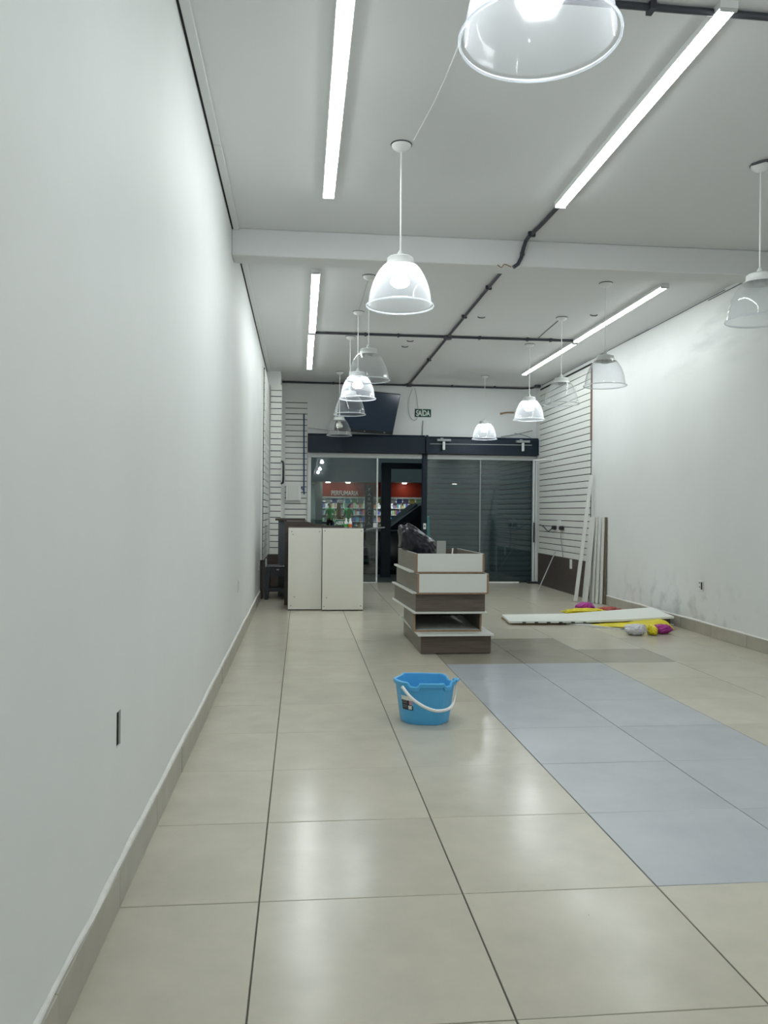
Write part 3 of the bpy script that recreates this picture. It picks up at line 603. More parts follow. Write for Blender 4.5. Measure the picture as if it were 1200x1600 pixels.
for s2 in (-1, 1):
    ap = box('apron', sx-0.11, sx+0.11, sy+s2*0.140-0.008, sy+s2*0.140+0.008, 0.30, 0.405, M_stool, st)
    if s2 < 0: box('hole', sx-0.02, sx+0.01, sy+s2*0.140-0.0095, sy+s2*0.140-0.0082, 0.375, 0.39, M_cable, ap)
    box('apron', sx+s2*0.140-0.008, sx+s2*0.140+0.008, sy-0.11, sy+0.11, 0.30, 0.405, M_stool, st)
    box('stretcher', sx-0.12, sx+0.12, sy+s2*0.144-0.008, sy+s2*0.144+0.008, 0.10, 0.145, M_stool, st)

# ---------------------------------------------------------------- stacked drawer boxes
def open_box(name, label, x0, x1, y0, y1, z0, h, front, wall=0.016, edge=True, skew=0.0, bottom=True, side=None, board=None, back=True, topopen=True):
    e = thing(name, ((x0+x1)/2, (y0+y1)/2, z0), label, 'drawer', 'stacked shop drawer boxes')
    side = side or M_wooddY
    def sk(vs): return [(x+skew*(y-y0), y, z) for x, y, z in vs]
    def B(n, *a, mt=None, par=e, bev=0.0): return mk(n, sk(bv(*a)), BF, mt, par, bevel=bev)
    zb = z0
    if board:
        ov, dy0, th = board
        B('base_board', x0-ov, x1+ov*0.9, y0-dy0, y1+ov, z0, z0+th, mt=M_whitelam, bev=0.002); zb = z0+th
    zt = z0+h
    B('side_panel', x0, x0+wall, y0+(0.001 if edge else wall), y1-0.001, zb, zt, mt=side)
    B('side_panel', x1-wall, x1, y0+(0.001 if edge else wall), y1-0.001, zb, zt, mt=side)
    if edge:
        B('raw_edge', x0, x0+wall, y0, y0+0.001, zb, zt, mt=M_mdf); B('raw_edge', x1-wall, x1, y0, y0+0.001, zb, zt, mt=M_mdf)
        B('raw_edge', x0+wall, x1-wall, y0, y0+0.001, zb, zb+0.013, mt=M_mdf)
    if edge: B('edge_band', x0+0.001, x0+wall-0.001, y0+0.002, y1-0.002, zt, zt+0.0012, mt=M_whitelam); B('edge_band', x1-wall+0.001, x1-0.001, y0+0.002, y1-0.002, zt, zt+0.0012, mt=M_whitelam)
    B('bottom_panel', x0+wall, x1-wall, y0+0.001, y1-wall, zb, zb+0.013, mt=M_whitelam if topopen else M_woodd)
    if back: B('back_panel', x0+wall, x1-wall, y1-wall, y1-0.001, zb+0.013, zt, mt=M_woodd)
    if front == 'white': B('front_panel', x0+wall, x1-wall, y0+0.0015, y0+wall, zb+0.013, zt, mt=M_whitelam)
    elif front == 'wood': B('front_panel', x0, x1, y0, y0+wall, zb, zt, mt=M_woodd)
    return e
e = open_box('drawer_box', 'bottom box of the stack, dark wood under a white board', 0.960, 1.528, 6.41, 7.50, 0.006, 0.142, 'wood', edge=False)
mk('top_board', bv(0.930, 1.545, 6.36, 7.53, 0.148, 0.164), BF, M_whitelam, e, bevel=0.002)
for fx, fy in ((1.0, 6.5), (1.49, 6.5), (1.0, 7.4), (1.49, 7.4)): lathe('foot', [(0.012, 0.0), (0.012, 0.006)], fx, fy, 0.0, M_black, e, 8)
open_box('drawer_box', 'open fronted box of the stack with raw edges, second from floor', 0.912, 1.472, 6.50, 7.45, 0.1645, 0.150, None, skew=0.045)
open_box('drawer_box', 'dark wood fronted box in middle of the stack on white board', 0.926, 1.492, 6.475, 7.52, 0.316, 0.158, 'wood', edge=False, skew=-0.05, board=(0.018, 0.03, 0.014))
e = open_box('drawer_box', 'white fronted drawer second from top of the stack', 0.930, 1.512, 6.43, 7.45, 0.4755, 0.162, 'white', skew=-0.045)
mk('side_strip', [(0.895, 6.47, 0.4755), (0.929, 6.46, 0.4755), (0.872, 7.47, 0.4755), (0.845, 7.47, 0.4755), (0.895, 6.47, 0.4875), (0.929, 6.46, 0.4875), (0.872, 7.47, 0.4875), (0.845, 7.47, 0.4875)], BF, M_whitelam, e)
e = open_box('drawer_box', 'topmost white fronted drawer holding a black bag', 0.922, 1.484, 6.47, 7.42, 0.6395, 0.158, 'white', skew=-0.03)
mk('side_strip', [(0.885, 6.56, 0.6395), (0.921, 6.55, 0.6395), (0.885, 7.45, 0.6395), (0.860, 7.45, 0.6395), (0.885, 6.56, 0.6535), (0.921, 6.55, 0.6535), (0.885, 7.45, 0.6535), (0.860, 7.45, 0.6535)], BF, M_whitelam, e)
gp = box('metal_plate', 1.14, 1.215, 6.75, 6.762, 0.656, 0.892, mat('grey plate', (0.34, 0.35, 0.33), 0.5)); gp.rotation_euler = (0.05, 0, 0); tag(gp, 'small grey plate standing in the top drawer beside bag', 'plate')
tg = tube('wire_piece', [(1.235, 6.62, 0.67), (1.255, 6.64, 0.835)], 0.006, M_white); tag(tg, 'short white rod sticking up out of the top drawer', 'rod')

# black bag
def blob(name, center, rad, mt, parent=None, seed=0, amp=0.2, freq=3.0, shape=None, sub=4, loc_floor=None, fine=1.0):
    bm = bmesh.new(); bmesh.ops.create_icosphere(bm, subdivisions=sub, radius=1.0)
    vs = []
    for v in bm.verts:
        n = v.co.normalized()
        k = 1+amp*noise.noise(n*freq+Vector((seed, seed*1.7, 0)))+amp*0.5*fine*(abs(noise.noise(n*freq*2.6+Vector((seed*2, 0, seed))))*2-0.5)+amp*0.18*fine*noise.noise(n*freq*7+Vector((0, seed, 3)))
        p = Vector((n.x*rad[0]*k, n.y*rad[1]*k, n.z*rad[2]*k))
        if shape: p = shape(p, n)
        p = p+Vector(center)
        if loc_floor is not None: p.z = max(p.z, loc_floor)
        if name == 'garbage_bag' and p.z < 0.802: p.x = max(p.x, 0.922)
        vs.append(p)
    fs = [tuple(x.index for x in f.verts) for f in bm.faces]; bm.free()
    return mk(name, vs, fs, mt, parent, smooth=False)
def bagshape(p, n):
    t = (p.x+0.19)/0.38; t = min(1, max(0, t))
    top = 1.30*(1-t)+0.26*t
    p = Vector((p.x, p.y, p.z*(top if p.z > 0 else 1.0)))
    if p.z > 0.08: p.x -= (p.z-0.08)*0.22
    return p
bg_ = blob('garbage_bag', (1.045, 7.12, 0.80), (0.185, 0.24, 0.245), M_bag, None, 3, 0.16, 2.0, bagshape, 5, 0.656, 0.55); tag(bg_, 'crumpled black plastic garbage bag in the top drawer', 'bag')
bg_.data.polygons.foreach_set('use_smooth', [True]*len(bg_.data.polygons))
bh = thing('broom', (1.3, 8.3, 0), 'teal handled broom standing behind the drawer stack', 'broom')
tube('handle', [(1.333, 8.3, 0.09), (1.262, 8.0, 1.088)], 0.011, M_teal, bh); box('brush_head', 1.19, 1.48, 8.27, 8.34, 0.05, 0.10, M_teal, bh, bevel=0.008); box('bristles', 1.20, 1.47, 8.275, 8.335, 0.0, 0.05, M_black, bh)

# ---------------------------------------------------------------- blue mop bucket
bk = thing('mop_bucket', (0.67, 4.36, 0), 'blue plastic mop bucket with a white handle on floor', 'bucket')
BC = Vector((0.672, 4.365)); BA = math.radians(-8)
outline = [(-0.165, 0.005), (-0.125, 0.105), (-0.10, 0.128), (0.06, 0.128), (0.115, 0.110), (0.172, 0.030), (0.178, 0.0), (0.172, -0.03), (0.125, -0.10), (0.08, -0.130), (-0.02, -0.132), (-0.09, -0.110), (-0.135, -0.065)]
oc = curve([(a, b, 0) for a, b in outline]+[(outline[0][0], outline[0][1], 0)], 8)[:-1]
NB = len(oc)
def bpt(i, t, off=0.0):
    p = oc[i % NB]; k = 0.80+0.20*t**0.9
    q = Vector((p.x, p.y)); nrm = q.normalized(); q = q*k*0.94+nrm*off
    ca, sa = math.cos(BA), math.sin(BA)
    return (BC.x+q.x*ca-q.y*sa, BC.y+q.x*sa+q.y*ca)
def ang(i): p = oc[i % NB]; return math.degrees(math.atan2(p.y, p.x))
def sm(a, lo, hi, w=4.0):
    def s(t): t = min(1, max(0, t)); return t*t*(3-2*t)
    return s((a-lo)/w)*s((hi-a)/w)
def topz(i):
    a = ang(i); z = 0.222
    z -= 0.020*sm(a, -128, -100); z -= 0.020*sm(a, -48, -22); z -= 0.018*sm(a, 10, 34); z += 0.006*sm(a, 35, 140, 10)
    return z
vs = []; fs = []; NT = 8
for j in range(NT+1):
    t = j/NT
    for i in range(NB): x, y = bpt(i, t); vs.append((x, y, 0.003+(topz(i)-0.003)*t))
for j in range(NT, -1, -1):
    t = j/NT
    for i in range(NB): x, y = bpt(i, t, -0.004); vs.append((x, y, 0.008+(topz(i)-0.008)*t))
R2 = 2*(NT+1)
for j in range(R2-1):
    for i in range(NB): fs.append((j*NB+i, j*NB+(i+1) % NB, (j+1)*NB+(i+1) % NB, (j+1)*NB+i))
fs += [tuple(range(NB-1, -1, -1)), tuple((R2-1)*NB+i for i in range(NB))]
bb = mk('body', vs, fs, M_bucket, bk, smooth=True)
rim = [(*bpt(i, 1, 0.004), topz(i)) for i in range(NB)]; rim.append(rim[0])
vs, fs = tubemesh(rim, 0.0075, 8, False); mk('rim', vs, fs, M_bucket, bk, smooth=True)
# rolled collar under the rim
vs = []; fs = []
for i in range(NB):
    for o_, dz in ((0.009, 0.002), (0.010, -0.016), (0.002, -0.018)): x, y = bpt(i, 1, o_); vs.append((x, y, topz(i)+dz))
for i in range(NB):
    a = 3*i; b = 3*((i+1) % NB); fs += [(a, b, b+1, a+1), (a+1, b+1, b+2, a+2)]
mk('collar', vs, fs, M_bucket, bk, smooth=True)
# inset foot ring at the base
vs = [(*bpt(i, 0, -0.004), 0.0) for i in range(NB)]+[(*bpt(i, 0, -0.004), 0.006) for i in range(NB)]
mk('foot_ring', vs, [(i, (i+1) % NB, NB+(i+1) % NB, NB+i) for i in range(NB)], M_bucket, bk)
# pouring lip
lx = [i for i in range(NB) if abs(ang(i)-2) < 9]; xm = max(rim[i][0] for i in lx); ym = sum(rim[i][1] for i in lx)/len(lx)
tube('pouring_lip', curve([(xm-0.004, ym+0.03, 0.222), (xm+0.012, ym, 0.226), (xm-0.004, ym-0.03, 0.222)], 4), 0.008, M_bucket, bk)
# handle: pivots at the left and right, grip swung down over the front
hp = [(0.540, 4.262, 0.208), (0.582, 4.215, 0.160), (0.640, 4.185, 0.122), (0.700, 4.175, 0.100), (0.752, 4.185, 0.098), (0.795, 4.215, 0.108), (0.825, 4.27, 0.135), (0.842, 4.32, 0.175), (0.838, 4.345, 0.21)]
hc = curve(hp, 6); n = len(hc)
ha = tube('handle', hc, [0.0085 if k < n*0.62 else (0.0085-(0.0055*min(1, (k-n*0.62)/(n*0.12)))) for k in range(n)], M_white, bk, 10)
# label sticker wrapped on the front left
ids = [i for i in range(NB) if -156 < ang(i) < -118]
def patch(name, ids, t0, t1, off, mt, par):
    vs = []; fs = []
    for i in ids:
        for t in (t0, t1): x, y = bpt(i, t, off); vs.append((x, y, 0.003+0.219*t))
    for k in range(len(ids)-1): fs.append((2*k, 2*k+2, 2*k+3, 2*k+1))
    return mk(name, vs, fs, mt, par)
lb = patch('sticker', ids, 0.34, 0.68, 0.0012, M_print, bk)
patch('sticker_header', ids, 0.575, 0.68, 0.0018, M_sign, lb)
k3 = max(2, len(ids)//3)
patch('sticker_pink', ids[:k3], 0.47, 0.575, 0.0018, M_pinkprint, lb)
patch('sticker_box', ids[1:k3+1], 0.36, 0.45, 0.0018, M_sign, lb)
for q in (0.40, 0.44, 0.50, 0.54): patch('sticker_text_line', ids[k3+1:-1], q, q+0.012, 0.0018, M_grey, lb)

# ---------------------------------------------------------------- boards, planks and film by the right wall
def slab(name, a, b, c, dd, th, mt, parent=None, nrm=None):
    """plank from four corners of its top face"""
    P = [Vector(v) for v in (a, b, c, dd)]; nn = (P[1]-P[0]).cross(P[3]-P[0]).normalized()*th
    if nrm and nn.dot(Vector(nrm)) < 0: nn = -nn
    return hexa(name, [p-nn for p in P], P, mt, parent)
fb = thing('fallen_board', (2.9, 8.2, 0), 'long white board lying on floor against the right baseboard', 'board')
ctl = [(2.16, 8.56, 2.10, 8.02, 0.040), (2.9, 8.58, 2.86, 7.99, 0.045), (3.35, 8.52, 3.26, 7.80, 0.085), (3.765, 8.42, 3.66, 7.66, 0.128)]
vs = []; fs = []
for x0, y0, x1, y1, z in ctl: vs += [(x0, y0, z), (x1, y1, z), (x0, y0, z-0.020), (x1, y1, z-0.020)]
for i in range(len(ctl)-1):
    a = 4*i; b = a+4; fs += [(a, a+1, b+1, b), (a+2, b+2, b+3, a+3), (a, b, b+2, a+2), (a+1, a+3, b+3, b+1)]
fs += [(0, 2, 3, 1), (12, 13, 15, 14)]
mk('face', vs, fs, mat('white board', (0.80, 0.83, 0.78), 0.4), fb)
for k in range(6):
    x = 2.25+0.125*k; y = 8.02-0.0405*(x-2.10)
    box('peg_hole', x-0.018, x+0.018, y-0.010, y-0.0012, 0.0235, 0.034, M_black, fb)
box('batten', 2.14, 2.62, 8.06, 8.50, 0.0, 0.0195, M_mdf, fb)
lbd = thing('lower_board', (3.4, 7.9, 0), 'brown and white board lying under the raised end of another board', 'board')
hexa('face', [(2.70, 8.05, 0.0), (3.11, 7.66, 0.0), (3.775, 7.90, 0.0), (3.775, 8.42, 0.0)], [(2.70, 8.05, 0.016), (3.11, 7.66, 0.016), (3.775, 7.90, 0.016), (3.775, 8.42, 0.016)], M_whitelam, lbd)
hexa('block', [(3.55, 7.90, 0.016), (3.75, 7.93, 0.016), (3.75, 8.3, 0.016), (3.55, 8.3, 0.016)], [(3.55, 7.90, 0.064), (3.75, 7.93, 0.075), (3.75, 8.3, 0.075), (3.55, 8.3, 0.064)], M_brown, lbd)
# yellow film squeezed under the board
def sheet(name, path, mt, parent=None, amp=0.012, seed=1):
    """crumpled strip of film: rows of (left point, right point, bulge height)"""
    vs = []; fs = []; K = 9; rows = []
    n = len(path)
    A = curve([p[0] for p in path], 6); B = curve([p[1] for p in path], 6); H = curve([(p[2], 0, 0) for p in path], 6)
    for a, b, h in zip(A, B, H):
        for k in range(K):
            t = k/(K-1); p = a.lerp(b, t); z = p.z+h.x*math.sin(PI*t)+amp*noise.noise((p.x*14+seed, p.y*14, k*0.7)); vs.append((p.x, p.y, max(0.003, z)))
    nn = len(A)
    for i in range(nn-1):
        for k in range(K-1): fs.append((i*K+k, i*K+k+1, (i+1)*K+k+1, (i+1)*K+k))
    m0 = len(vs); vs += [(x, y, max(0.001, z-0.004)) for x, y, z in vs]
    fs += [tuple(m0+q for q in reversed(f)) for f in list(fs)]
    return mk(name, vs, fs, mt, parent, smooth=True)
yf = sheet('yellow_cloth', [((2.88, 8.02, 0.006), (2.90, 7.86, 0.004), 0.006), ((3.08, 8.0, 0.016), (3.08, 7.70, 0.018), 0.018), ((3.28, 7.95, 0.03), (3.27, 7.60, 0.02), 0.035), ((3.45, 7.84, 0.05), (3.43, 7.52, 0.02), 0.055), ((3.56, 7.76, 0.06), (3.58, 7.55, 0.02), 0.05), ((3.62, 7.76, 0.03), (3.64, 7.60, 0.01), 0.01)], M_yellow)
tag(yf, 'bright yellow crumpled film spilling from under the fallen board', 'cloth')
yf2 = blob('yellow_cloth', (3.285, 7.32, 0.045), (0.040, 0.08, 0.05), M_yellow, None, 9, 0.25, 2.5, None, 3, 0.003); tag(yf2, 'small yellow lump between white film and magenta bundle', 'cloth')
yf3 = blob('yellow_cloth', (3.20, 8.88, 0.03), (0.24, 0.12, 0.035), M_yellow, None, 5, 0.3, 2.5, None, 4, 0.003); tag(yf3, 'yellow film behind the fallen board, partly hidden', 'cloth')
pk1 = blob('magenta_bundle', (3.42, 7.40, 0.045), (0.085, 0.07, 0.045), M_pink, None, 4, 0.22, 1.6, None, 4, 0.003); tag(pk1, 'magenta crumpled bundle in front of the right baseboard', 'bundle')
pk2 = blob('magenta_bundle', (3.27, 9.10, 0.05), (0.11, 0.09, 0.055), M_pink, None, 6, 0.22, 1.6, None, 4, 0.003); tag(pk2, 'magenta crumpled bundle behind the fallen board', 'bundle')
rd = blob('red_rag', (3.52, 9.02, 0.03), (0.13, 0.08, 0.035), mat('red film', (0.45, 0.06, 0.05), 0.5, var=0.4, scale=10), None, 8, 0.3, 3, None, 3, 0.003); tag(rd, 'flat red rag beside magenta bundle behind the board', 'rag')
wfm = blob('white_film', (3.13, 7.34, 0.05), (0.105, 0.09, 0.055), M_whitefilm, None, 11, 0.18, 1.6, None, 4, 0.003); tag(wfm, 'crumpled white plastic film roll on floor before the board', 'plastic film')
# leaning planks
def lean(name, p0, p1, w, th, mt, label, yrot=0.0, cat='plank', grp='planks leaning on right wall', edge=None):
    """plank from its foot centre p0 to its top centre p1; width w along the wall (y), thickness th"""
    p0 = Vector(p0); p1 = Vector(p1); ax = (p1-p0).normalized(); wy = Vector((math.sin(yrot), math.cos(yrot), 0)); wy = (wy-ax*wy.dot(ax)).normalized(); nn = ax.cross(wy)
    q = [p0-wy*w/2-nn*th/2, p0+wy*w/2-nn*th/2, p0+wy*w/2+nn*th/2, p0-wy*w/2+nn*th/2]
    o = hexa(name, q, [v+(p1-p0) for v in q], mt, None, bevel=0.001); return tag(o, label, cat, grp)
lean('plank', (3.515, 10.12, 0.008), (3.752, 10.235, 1.63), 0.035, 0.04, M_whitelam, 'tall thin white strip leaning in front of the right slatwall')
for fx, tx, yc, w_, mt, lab in ((3.615, 3.712, 10.06, 0.17, M_whitelam, 'wide white plank leaning farthest left of the short planks'), (3.684, 3.731, 10.00, 0.12, M_whitelam, 'short white plank leaning second in the group'), (3.713, 3.750, 9.93, 0.12, M_whitelam, 'short white plank leaning third in the group'), (3.741, 3.769, 9.86, 0.12, M_whitelam, 'short white plank leaning next to the raw brown one'), (3.768, 3.787, 9.80, 0.06, mat('old raw plank', (0.20, 0.155, 0.11), 0.8, 0.2, var=0.3, scale=20), 'short raw brown plank nearest the viewer in leaning group')):
    lean('plank', (fx, yc, 0.004), (tx, yc+0.005, 1.088), w_, 0.014, mt, lab)

# ---------------------------------------------------------------- outside the shopfront
pv = box('pavement', -8, 14, 13.06, 14.9, -0.20, -0.02, M_pave); tag(pv, 'dark concrete pavement outside the doorway', 'pavement', kind='structure')
rd_ = box('road', -30, 40, 14.9, 60, -0.45, -0.30, M_asphalt); tag(rd_, 'dark asphalt street seen through the glass', 'road', kind='structure')
af = thing('awning_frame', (1.5, 14.3, -0.02), 'black square post with top rail outside the doorway', 'post')
box('post', 1.415, 1.58, 14.25, 14.42, -0.02, 1.96, M_navy, af); box('top_rail', 1.415, 2.6, 14.27, 14.40, 1.90, 2.0, M_navy, af); box('post', 2.5, 2.62, 14.27, 14.40, -0.02, 1.90, M_navy, af)
# car: lofted cross sections, front to the left
car = thing('car', (2.2, 16.2, -0.30), 'dark parked car outside the doorway, bonnet to the left', 'car')
gz = -0.30
stn = [(0.10, 0.42, 0.70, 0.60), (0.22, 0.30, 0.92, 0.72), (0.55, 0.26, 1.02, 0.80), (1.00, 0.24, 1.07, 0.83), (1.60, 0.22, 1.12, 0.86), (2.10, 0.22, 1.12, 0.87), (3.2, 0.22, 1.12, 0.87), (3.9, 0.24, 1.14, 0.85), (4.25, 0.32, 1.10, 0.78), (4.35, 0.45, 0.95, 0.70)]
vs = []; fs = []; K = 12
for x, zb, zt, hw in stn:
    sec = [(-hw*0.9, zb), (-hw, zb+0.12), (-hw*1.0, zb+0.45*(zt-zb)), (-hw*0.97, zt-0.10), (-hw*0.90, zt-0.02), (-hw*0.5, zt+0.015), (hw*0.5, zt+0.015), (hw*0.90, zt-0.02), (hw*0.97, zt-0.10), (hw, zb+0.45*(zt-zb)), (hw, zb+0.12), (hw*0.9, zb)]
    vs += [(x, 16.2+a, gz+b) for a, b in sec]
for i in range(len(stn)-1):
    for k in range(K): fs.append((i*K+k, i*K+(k+1) % K, (i+1)*K+(k+1) % K, (i+1)*K+k))
fs += [tuple(range(K)), tuple(range(len(stn)*K-1, (len(stn)-1)*K-1, -1))]
mk('body', vs, fs, M_car, car, smooth=True)
cab = [(1.66, 1.12, 0.80), (2.28, 1.60, 0.62), (2.7, 1.66, 0.62), (3.3, 1.65, 0.62), (3.85, 1.50, 0.62), (4.2, 1.12, 0.74)]
vs = []; fs = []
for x, z, hw in cab: vs += [(x, 16.2-0.80, gz+1.10), (x, 16.2-hw-0.04, gz+z-0.04 if z > 1.2 else gz+1.115), (x, 16.2-hw+0.1, gz+z), (x, 16.2+hw-0.1, gz+z), (x, 16.2+hw+0.04, gz+z-0.04 if z > 1.2 else gz+1.115), (x, 16.2+0.80, gz+1.10)]
for i in range(len(cab)-1):
    for k in range(5): a = i*6+k; fs.append((a, a+1, a+7, a+6))
fs += [tuple(range(6)), tuple(range(35, 29, -1))]
mk('cabin', vs, fs, M_car, car, smooth=True)
prism('side_window', [(2.02, gz+1.15), (2.36, gz+1.50), (2.86, gz+1.55), (2.86, gz+1.15)], 'y', 15.385, 15.46, M_carglass, car); prism('side_window', [(2.93, gz+1.15), (2.93, gz+1.55), (3.35, gz+1.54), (3.80, gz+1.35), (3.9, gz+1.15)], 'y', 15.385, 15.46, M_carglass, car)
hexa('windscreen', [(1.70, 15.50, gz+1.13), (1.72, 15.50, gz+1.11), (1.72, 16.90, gz+1.11), (1.70, 16.90, gz+1.13)], [(2.24, 15.66, gz+1.59), (2.27, 15.66, gz+1.57), (2.27, 16.74, gz+1.57), (2.24, 16.74, gz+1.59)], M_carglass, car)
for wx in (0.85, 3.55):
    for wy in (15.36, 16.86):
        pf = [(0.20, -0.1), (0.30, -0.1), (0.325, -0.07), (0.325, 0.07), (0.30, 0.1), (0.20, 0.1)]
        w_ = lathe('wheel', pf, 0, 0, 0, M_tyre, None, 24); w_.parent = car; w_.rotation_euler = (PI/2, 0, 0); w_.location = Vector((wx, wy, gz+0.325))-car.location
        h_ = lathe('hub', [(0.205, -0.06), (0.19, -0.05), (0.05, -0.09)], 0, 0, 0, M_rim, None, 20); h_.parent = w_; h_.location = (0, 0, 0.04)
box('headlamp', 0.17, 0.34, 15.45, 15.62, gz+0.70, gz+0.82, M_rim, car, bevel=0.01); box('door_handle', 2.72, 2.86, 15.325, 15.35, gz+0.95, gz+0.98, M_grey, car); box('side_mirror', 1.92, 2.06, 15.18, 15.36, gz+1.10, gz+1.24, M_car, car, bevel=0.02)
tube('belt_moulding', [(0.6, 15.405, gz+1.00), (1.3, 15.365, gz+1.07), (2.1, 15.355, gz+1.09)], 0.012, M_rim, car)

# pharmacy across the street
ph = thing('pharmacy_building', (3, 41, -0.30), 'lit pharmacy shopfront with red fascia across the street', 'building')
YP = 40.0
box('wall', -6, 14, YP+4.0, YP+4.2, -0.30, 4.2, M_facade, ph); box('roof', -6, 14, YP-1.2, YP+4.2, 2.57, 2.72, M_facade, ph); box('side_wall', -6.2, -6, YP, YP+4.2, -0.30, 2.57, M_facade, ph); box('side_wall', 14, 14.2, YP, YP+4.2, -0.30, 2.57, M_facade, ph)
box('floor_slab', -6, 14, YP-1.2, YP+4.0, -0.30, -0.15, M_pave, ph)
box('upper_wall', -6, 14, YP-1.2, YP-1.0, 2.72, 7.0, M_facade, ph)
fa = box('fascia', 0.9, 14, YP-0.1, YP+0.1, 1.87, 2.569, M_red, ph)
text('fascia_lettering', 'PERFUMARIA', 0.32, (2.14, YP-0.11, 2.03), (PI/2, 0, 0), M_sign, fa, 0.01, width=1.34)
box('fascia_trim', 0.9, 14, YP-0.12, YP+0.1, 1.80, 1.86, M_sign, ph)
pi_ = box('pillar', 3.13, 3.52, YP-0.35, YP, -0.15, 2.45, M_facadegreen, ph)
for k, ch in enumerate('FARMACIA'): text('pillar_letter', ch, 0.24, (3.325, YP-0.362, 2.20-0.232*k), (PI/2, 0, 0), M_sign, pi_, 0.01)
for x in (-3.0, 0.7, 9.5): box('pillar', x, x+0.35, YP-0.3, YP, -0.15, 2.57, M_facade, ph)
box('side_panel', 1.78, 2.0, YP+0.6, YP+0.7, -0.15, 1.55, mat('ochre board', (0.42, 0.26, 0.05), 0.6), ph)
for x in (1.30, 2.27, 5.02, 7.5):
    dl = lathe('downlight', [(0.10, -0.02), (0.14, -0.0)], x, YP-0.6, 2.565, M_white, ph, 16)
    lathe('lens', [(0.10, -0.045), (0.12, -0.021)], x, YP-0.6, 2.565, M_down, dl, 16)
for x in (-2, 1.5, 4.5, 7.5, 11): box('ceiling_light', x-0.6, x+0.6, YP+1.2, YP+1.9, 2.50, 2.54, M_panel, ph)
# posters strip under the fascia and shelves of goods
cols = [mat('goods %d' % i, c, 0.5) for i, c in enumerate([(0.65, 0.68, 0.66), (0.12, 0.45, 0.55), (0.55, 0.5, 0.12), (0.12, 0.16, 0.5), (0.6, 0.2, 0.12), (0.35, 0.6, 0.3), (0.75, 0.75, 0.75), (0.2, 0.2, 0.35)])]
for i in range(16):
    x = 1.2+0.32*i
    if 3.0 < x < 3.4: continue
    box('price_card', x, x+0.26, YP-0.06, YP-0.04, 1.56, 1.77, cols[(i*3+i//4) % 8], ph)
sf = 0
for x0 in (0.9, 2.35, 3.8, 5.25):
    e = thing('goods_shelf', (x0+0.7, YP+2.6, -0.15), ['white shelf of goods behind the left green shirted person', 'white shelf of goods behind the right green shirted person', 'white shelf of goods right of the lettered pillar', 'white shelf of goods at right, behind the parked car'][sf], 'shelf', 'pharmacy shelves'); sf += 1
    for z in (-0.13, 0.25, 0.6, 0.95, 1.3, 1.65): box('shelf_board', x0, x0+1.4, YP+2.4, YP+2.8, z, z+0.03, M_white, e)
    box('back_panel', x0, x0+1.4, YP+2.8, YP+2.83, -0.15, 1.7, M_white, e)
    for z in (0.28, 0.63, 0.98, 1.33):
        lst = {}
        x = x0+0.03
        while x < x0+1.33:
            w = random.uniform(0.05, 0.12); c = random.randrange(8); lst.setdefault(c, []).append((x, x+w, YP+2.45, YP+2.6, z, z+random.uniform(0.14, 0.28))); x += w+0.015
        for c, l in lst.items():
            g_ = boxes('goods_row', l, cols[c], e); g_['kind'] = 'stuff'

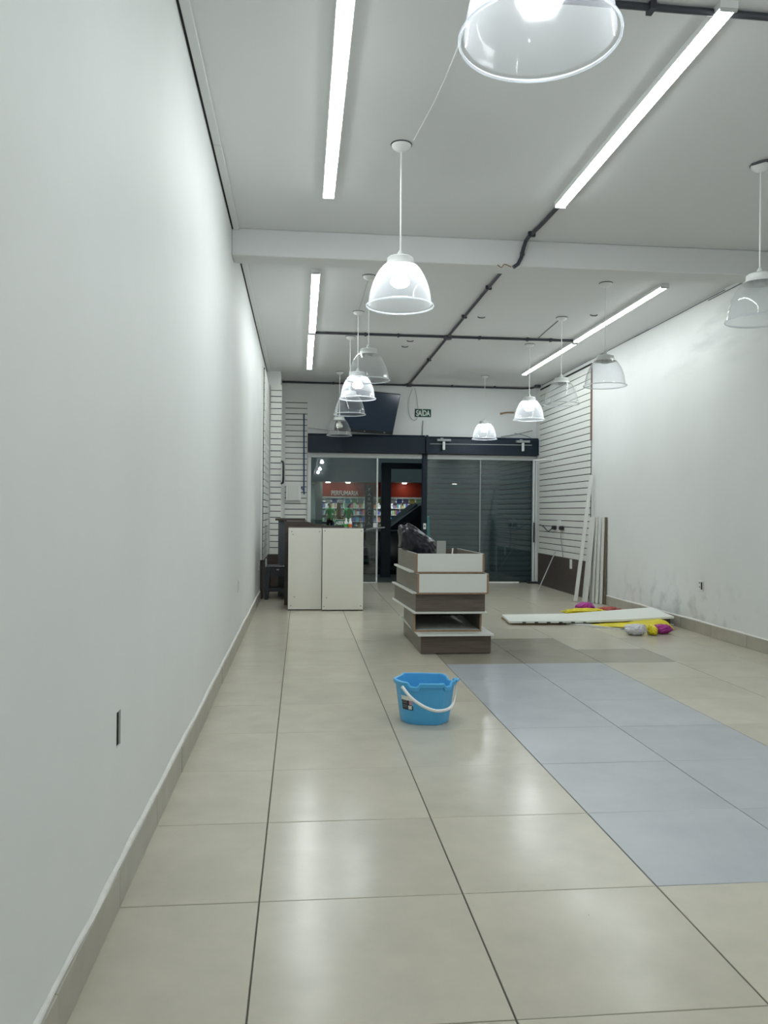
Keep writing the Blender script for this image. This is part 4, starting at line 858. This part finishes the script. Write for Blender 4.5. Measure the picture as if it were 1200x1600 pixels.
def person(x, y, z0, yawp, label, arm):
    e = thing('person', (x, y, z0), label, 'person', 'people at the pharmacy')
    J = {}; vsx = []; ed = []; rad = []
    def V(n, p, r_): J[n] = len(vsx); vsx.append(p); rad.append(r_)
    V('pel', (0, 0, 0.92), (0.16, 0.11)); V('wst', (0, 0, 1.08), (0.145, 0.10)); V('chs', (0, 0, 1.28), (0.17, 0.115)); V('shl', (0, 0, 1.40), (0.12, 0.085)); V('nk', (0, 0, 1.47), (0.052, 0.052)); V('hd', (0, -0.01, 1.56), (0.078, 0.088)); V('tp', (0, 0, 1.66), (0.065, 0.075))
    for a, b in (('pel', 'wst'), ('wst', 'chs'), ('chs', 'shl'), ('shl', 'nk'), ('nk', 'hd'), ('hd', 'tp')): ed.append((J[a], J[b]))
    for s in (-1, 1):
        t = str(s)
        V('s'+t, (s*0.185, 0, 1.38), (0.062, 0.062)); V('e'+t, (s*0.25, 0.0, 1.12), (0.045, 0.045)); hx = (s*0.24, -0.14*arm-0.03, 0.90+0.18*arm); V('w'+t, hx, (0.030, 0.030)); V('p'+t, (hx[0], hx[1]-0.03*arm, hx[2]-0.07), (0.030, 0.020))
        for a, b in (('shl', 's'+t), ('s'+t, 'e'+t), ('e'+t, 'w'+t), ('w'+t, 'p'+t)): ed.append((J[a], J[b]))
        V('h'+t, (s*0.095, 0, 0.86), (0.085, 0.09)); V('k'+t, (s*0.10, -0.01, 0.48), (0.058, 0.062)); V('a'+t, (s*0.105, 0.01, 0.09), (0.042, 0.045)); V('f'+t, (s*0.11, -0.14, 0.035), (0.042, 0.032))
        for a, b in (('pel', 'h'+t), ('h'+t, 'k'+t), ('k'+t, 'a'+t), ('a'+t, 'f'+t)): ed.append((J[a], J[b]))
    me = bpy.data.meshes.new('body'); me.from_pydata(vsx, ed, [])
    o = bpy.data.objects.new('tmpbody', me); COL.objects.link(o)
    sk = o.modifiers.new('s', 'SKIN'); o.modifiers.new('u', 'SUBSURF').levels = 1
    for i, v in enumerate(me.skin_vertices[0].data): v.radius = rad[i]; v.use_root = (i == 0)
    m2 = bpy.data.meshes.new_from_object(o.evaluated_get(bpy.context.evaluated_depsgraph_get())); bpy.data.objects.remove(o)
    m2.materials.clear()
    for q in (M_shirt, M_trouser, M_skin): m2.materials.append(q)
    for p in m2.polygons:
        c = p.center; p.use_smooth = True
        p.material_index = 2 if (c.z > 1.45 or (abs(c.x) > 0.19 and c.z < 1.16)) else (0 if c.z > 0.90 else 1)
    b_ = bpy.data.objects.new('body', m2); COL.objects.link(b_); b_.parent = e
    h_ = blob('hair', (0, 0.02, 1.63), (0.088, 0.10, 0.085), M_hair, None, 2, 0.08, 2, lambda p, n: Vector((p.x, p.y+(0.03 if n.y < -0.2 else 0), p.z)), 3); h_.parent = e
    for s in (-1, 1):
        ey = blob('eye', (s*0.03, -0.088, 1.57), (0.012, 0.008, 0.009), M_hair, None, 1, 0.0, 1, None, 1); ey.parent = e
        ea = blob('ear', (s*0.083, 0.0, 1.56), (0.012, 0.02, 0.03), M_skin, None, 1, 0.0, 1, None, 1); ea.parent = e
        hx = (s*0.24, -0.14*arm-0.03, 0.90+0.18*arm)
        for f_ in range(4):
            fx = tube('finger', [(hx[0]+(f_-1.5)*0.016, hx[1]-0.03*arm, hx[2]-0.09), (hx[0]+(f_-1.5)*0.017, hx[1]-0.03*arm-0.01, hx[2]-0.14), (hx[0]+(f_-1.5)*0.016, hx[1]-0.03*arm-0.03, hx[2]-0.165+0.01*abs(f_-1.5))], [0.009, 0.008, 0.006], M_skin, None, 6); fx.parent = e
        fx = tube('thumb', [(hx[0]-s*0.025, hx[1]-0.02, hx[2]-0.05), (hx[0]-s*0.045, hx[1]-0.04, hx[2]-0.09)], [0.010, 0.007], M_skin, None, 6); fx.parent = e
    ns = blob('nose', (0, -0.10, 1.545), (0.012, 0.018, 0.02), M_skin, None, 1, 0.0, 1, None, 1); ns.parent = e
    e.rotation_euler = (0, 0, yawp)
person(1.46, YP+1.2, -0.15, 0.5, 'person in green shirt at pharmacy, left of the ochre board', 0.6)
person(2.40, YP+1.0, -0.15, -0.6, 'person in green shirt at pharmacy, behind the open sign', 0.8)
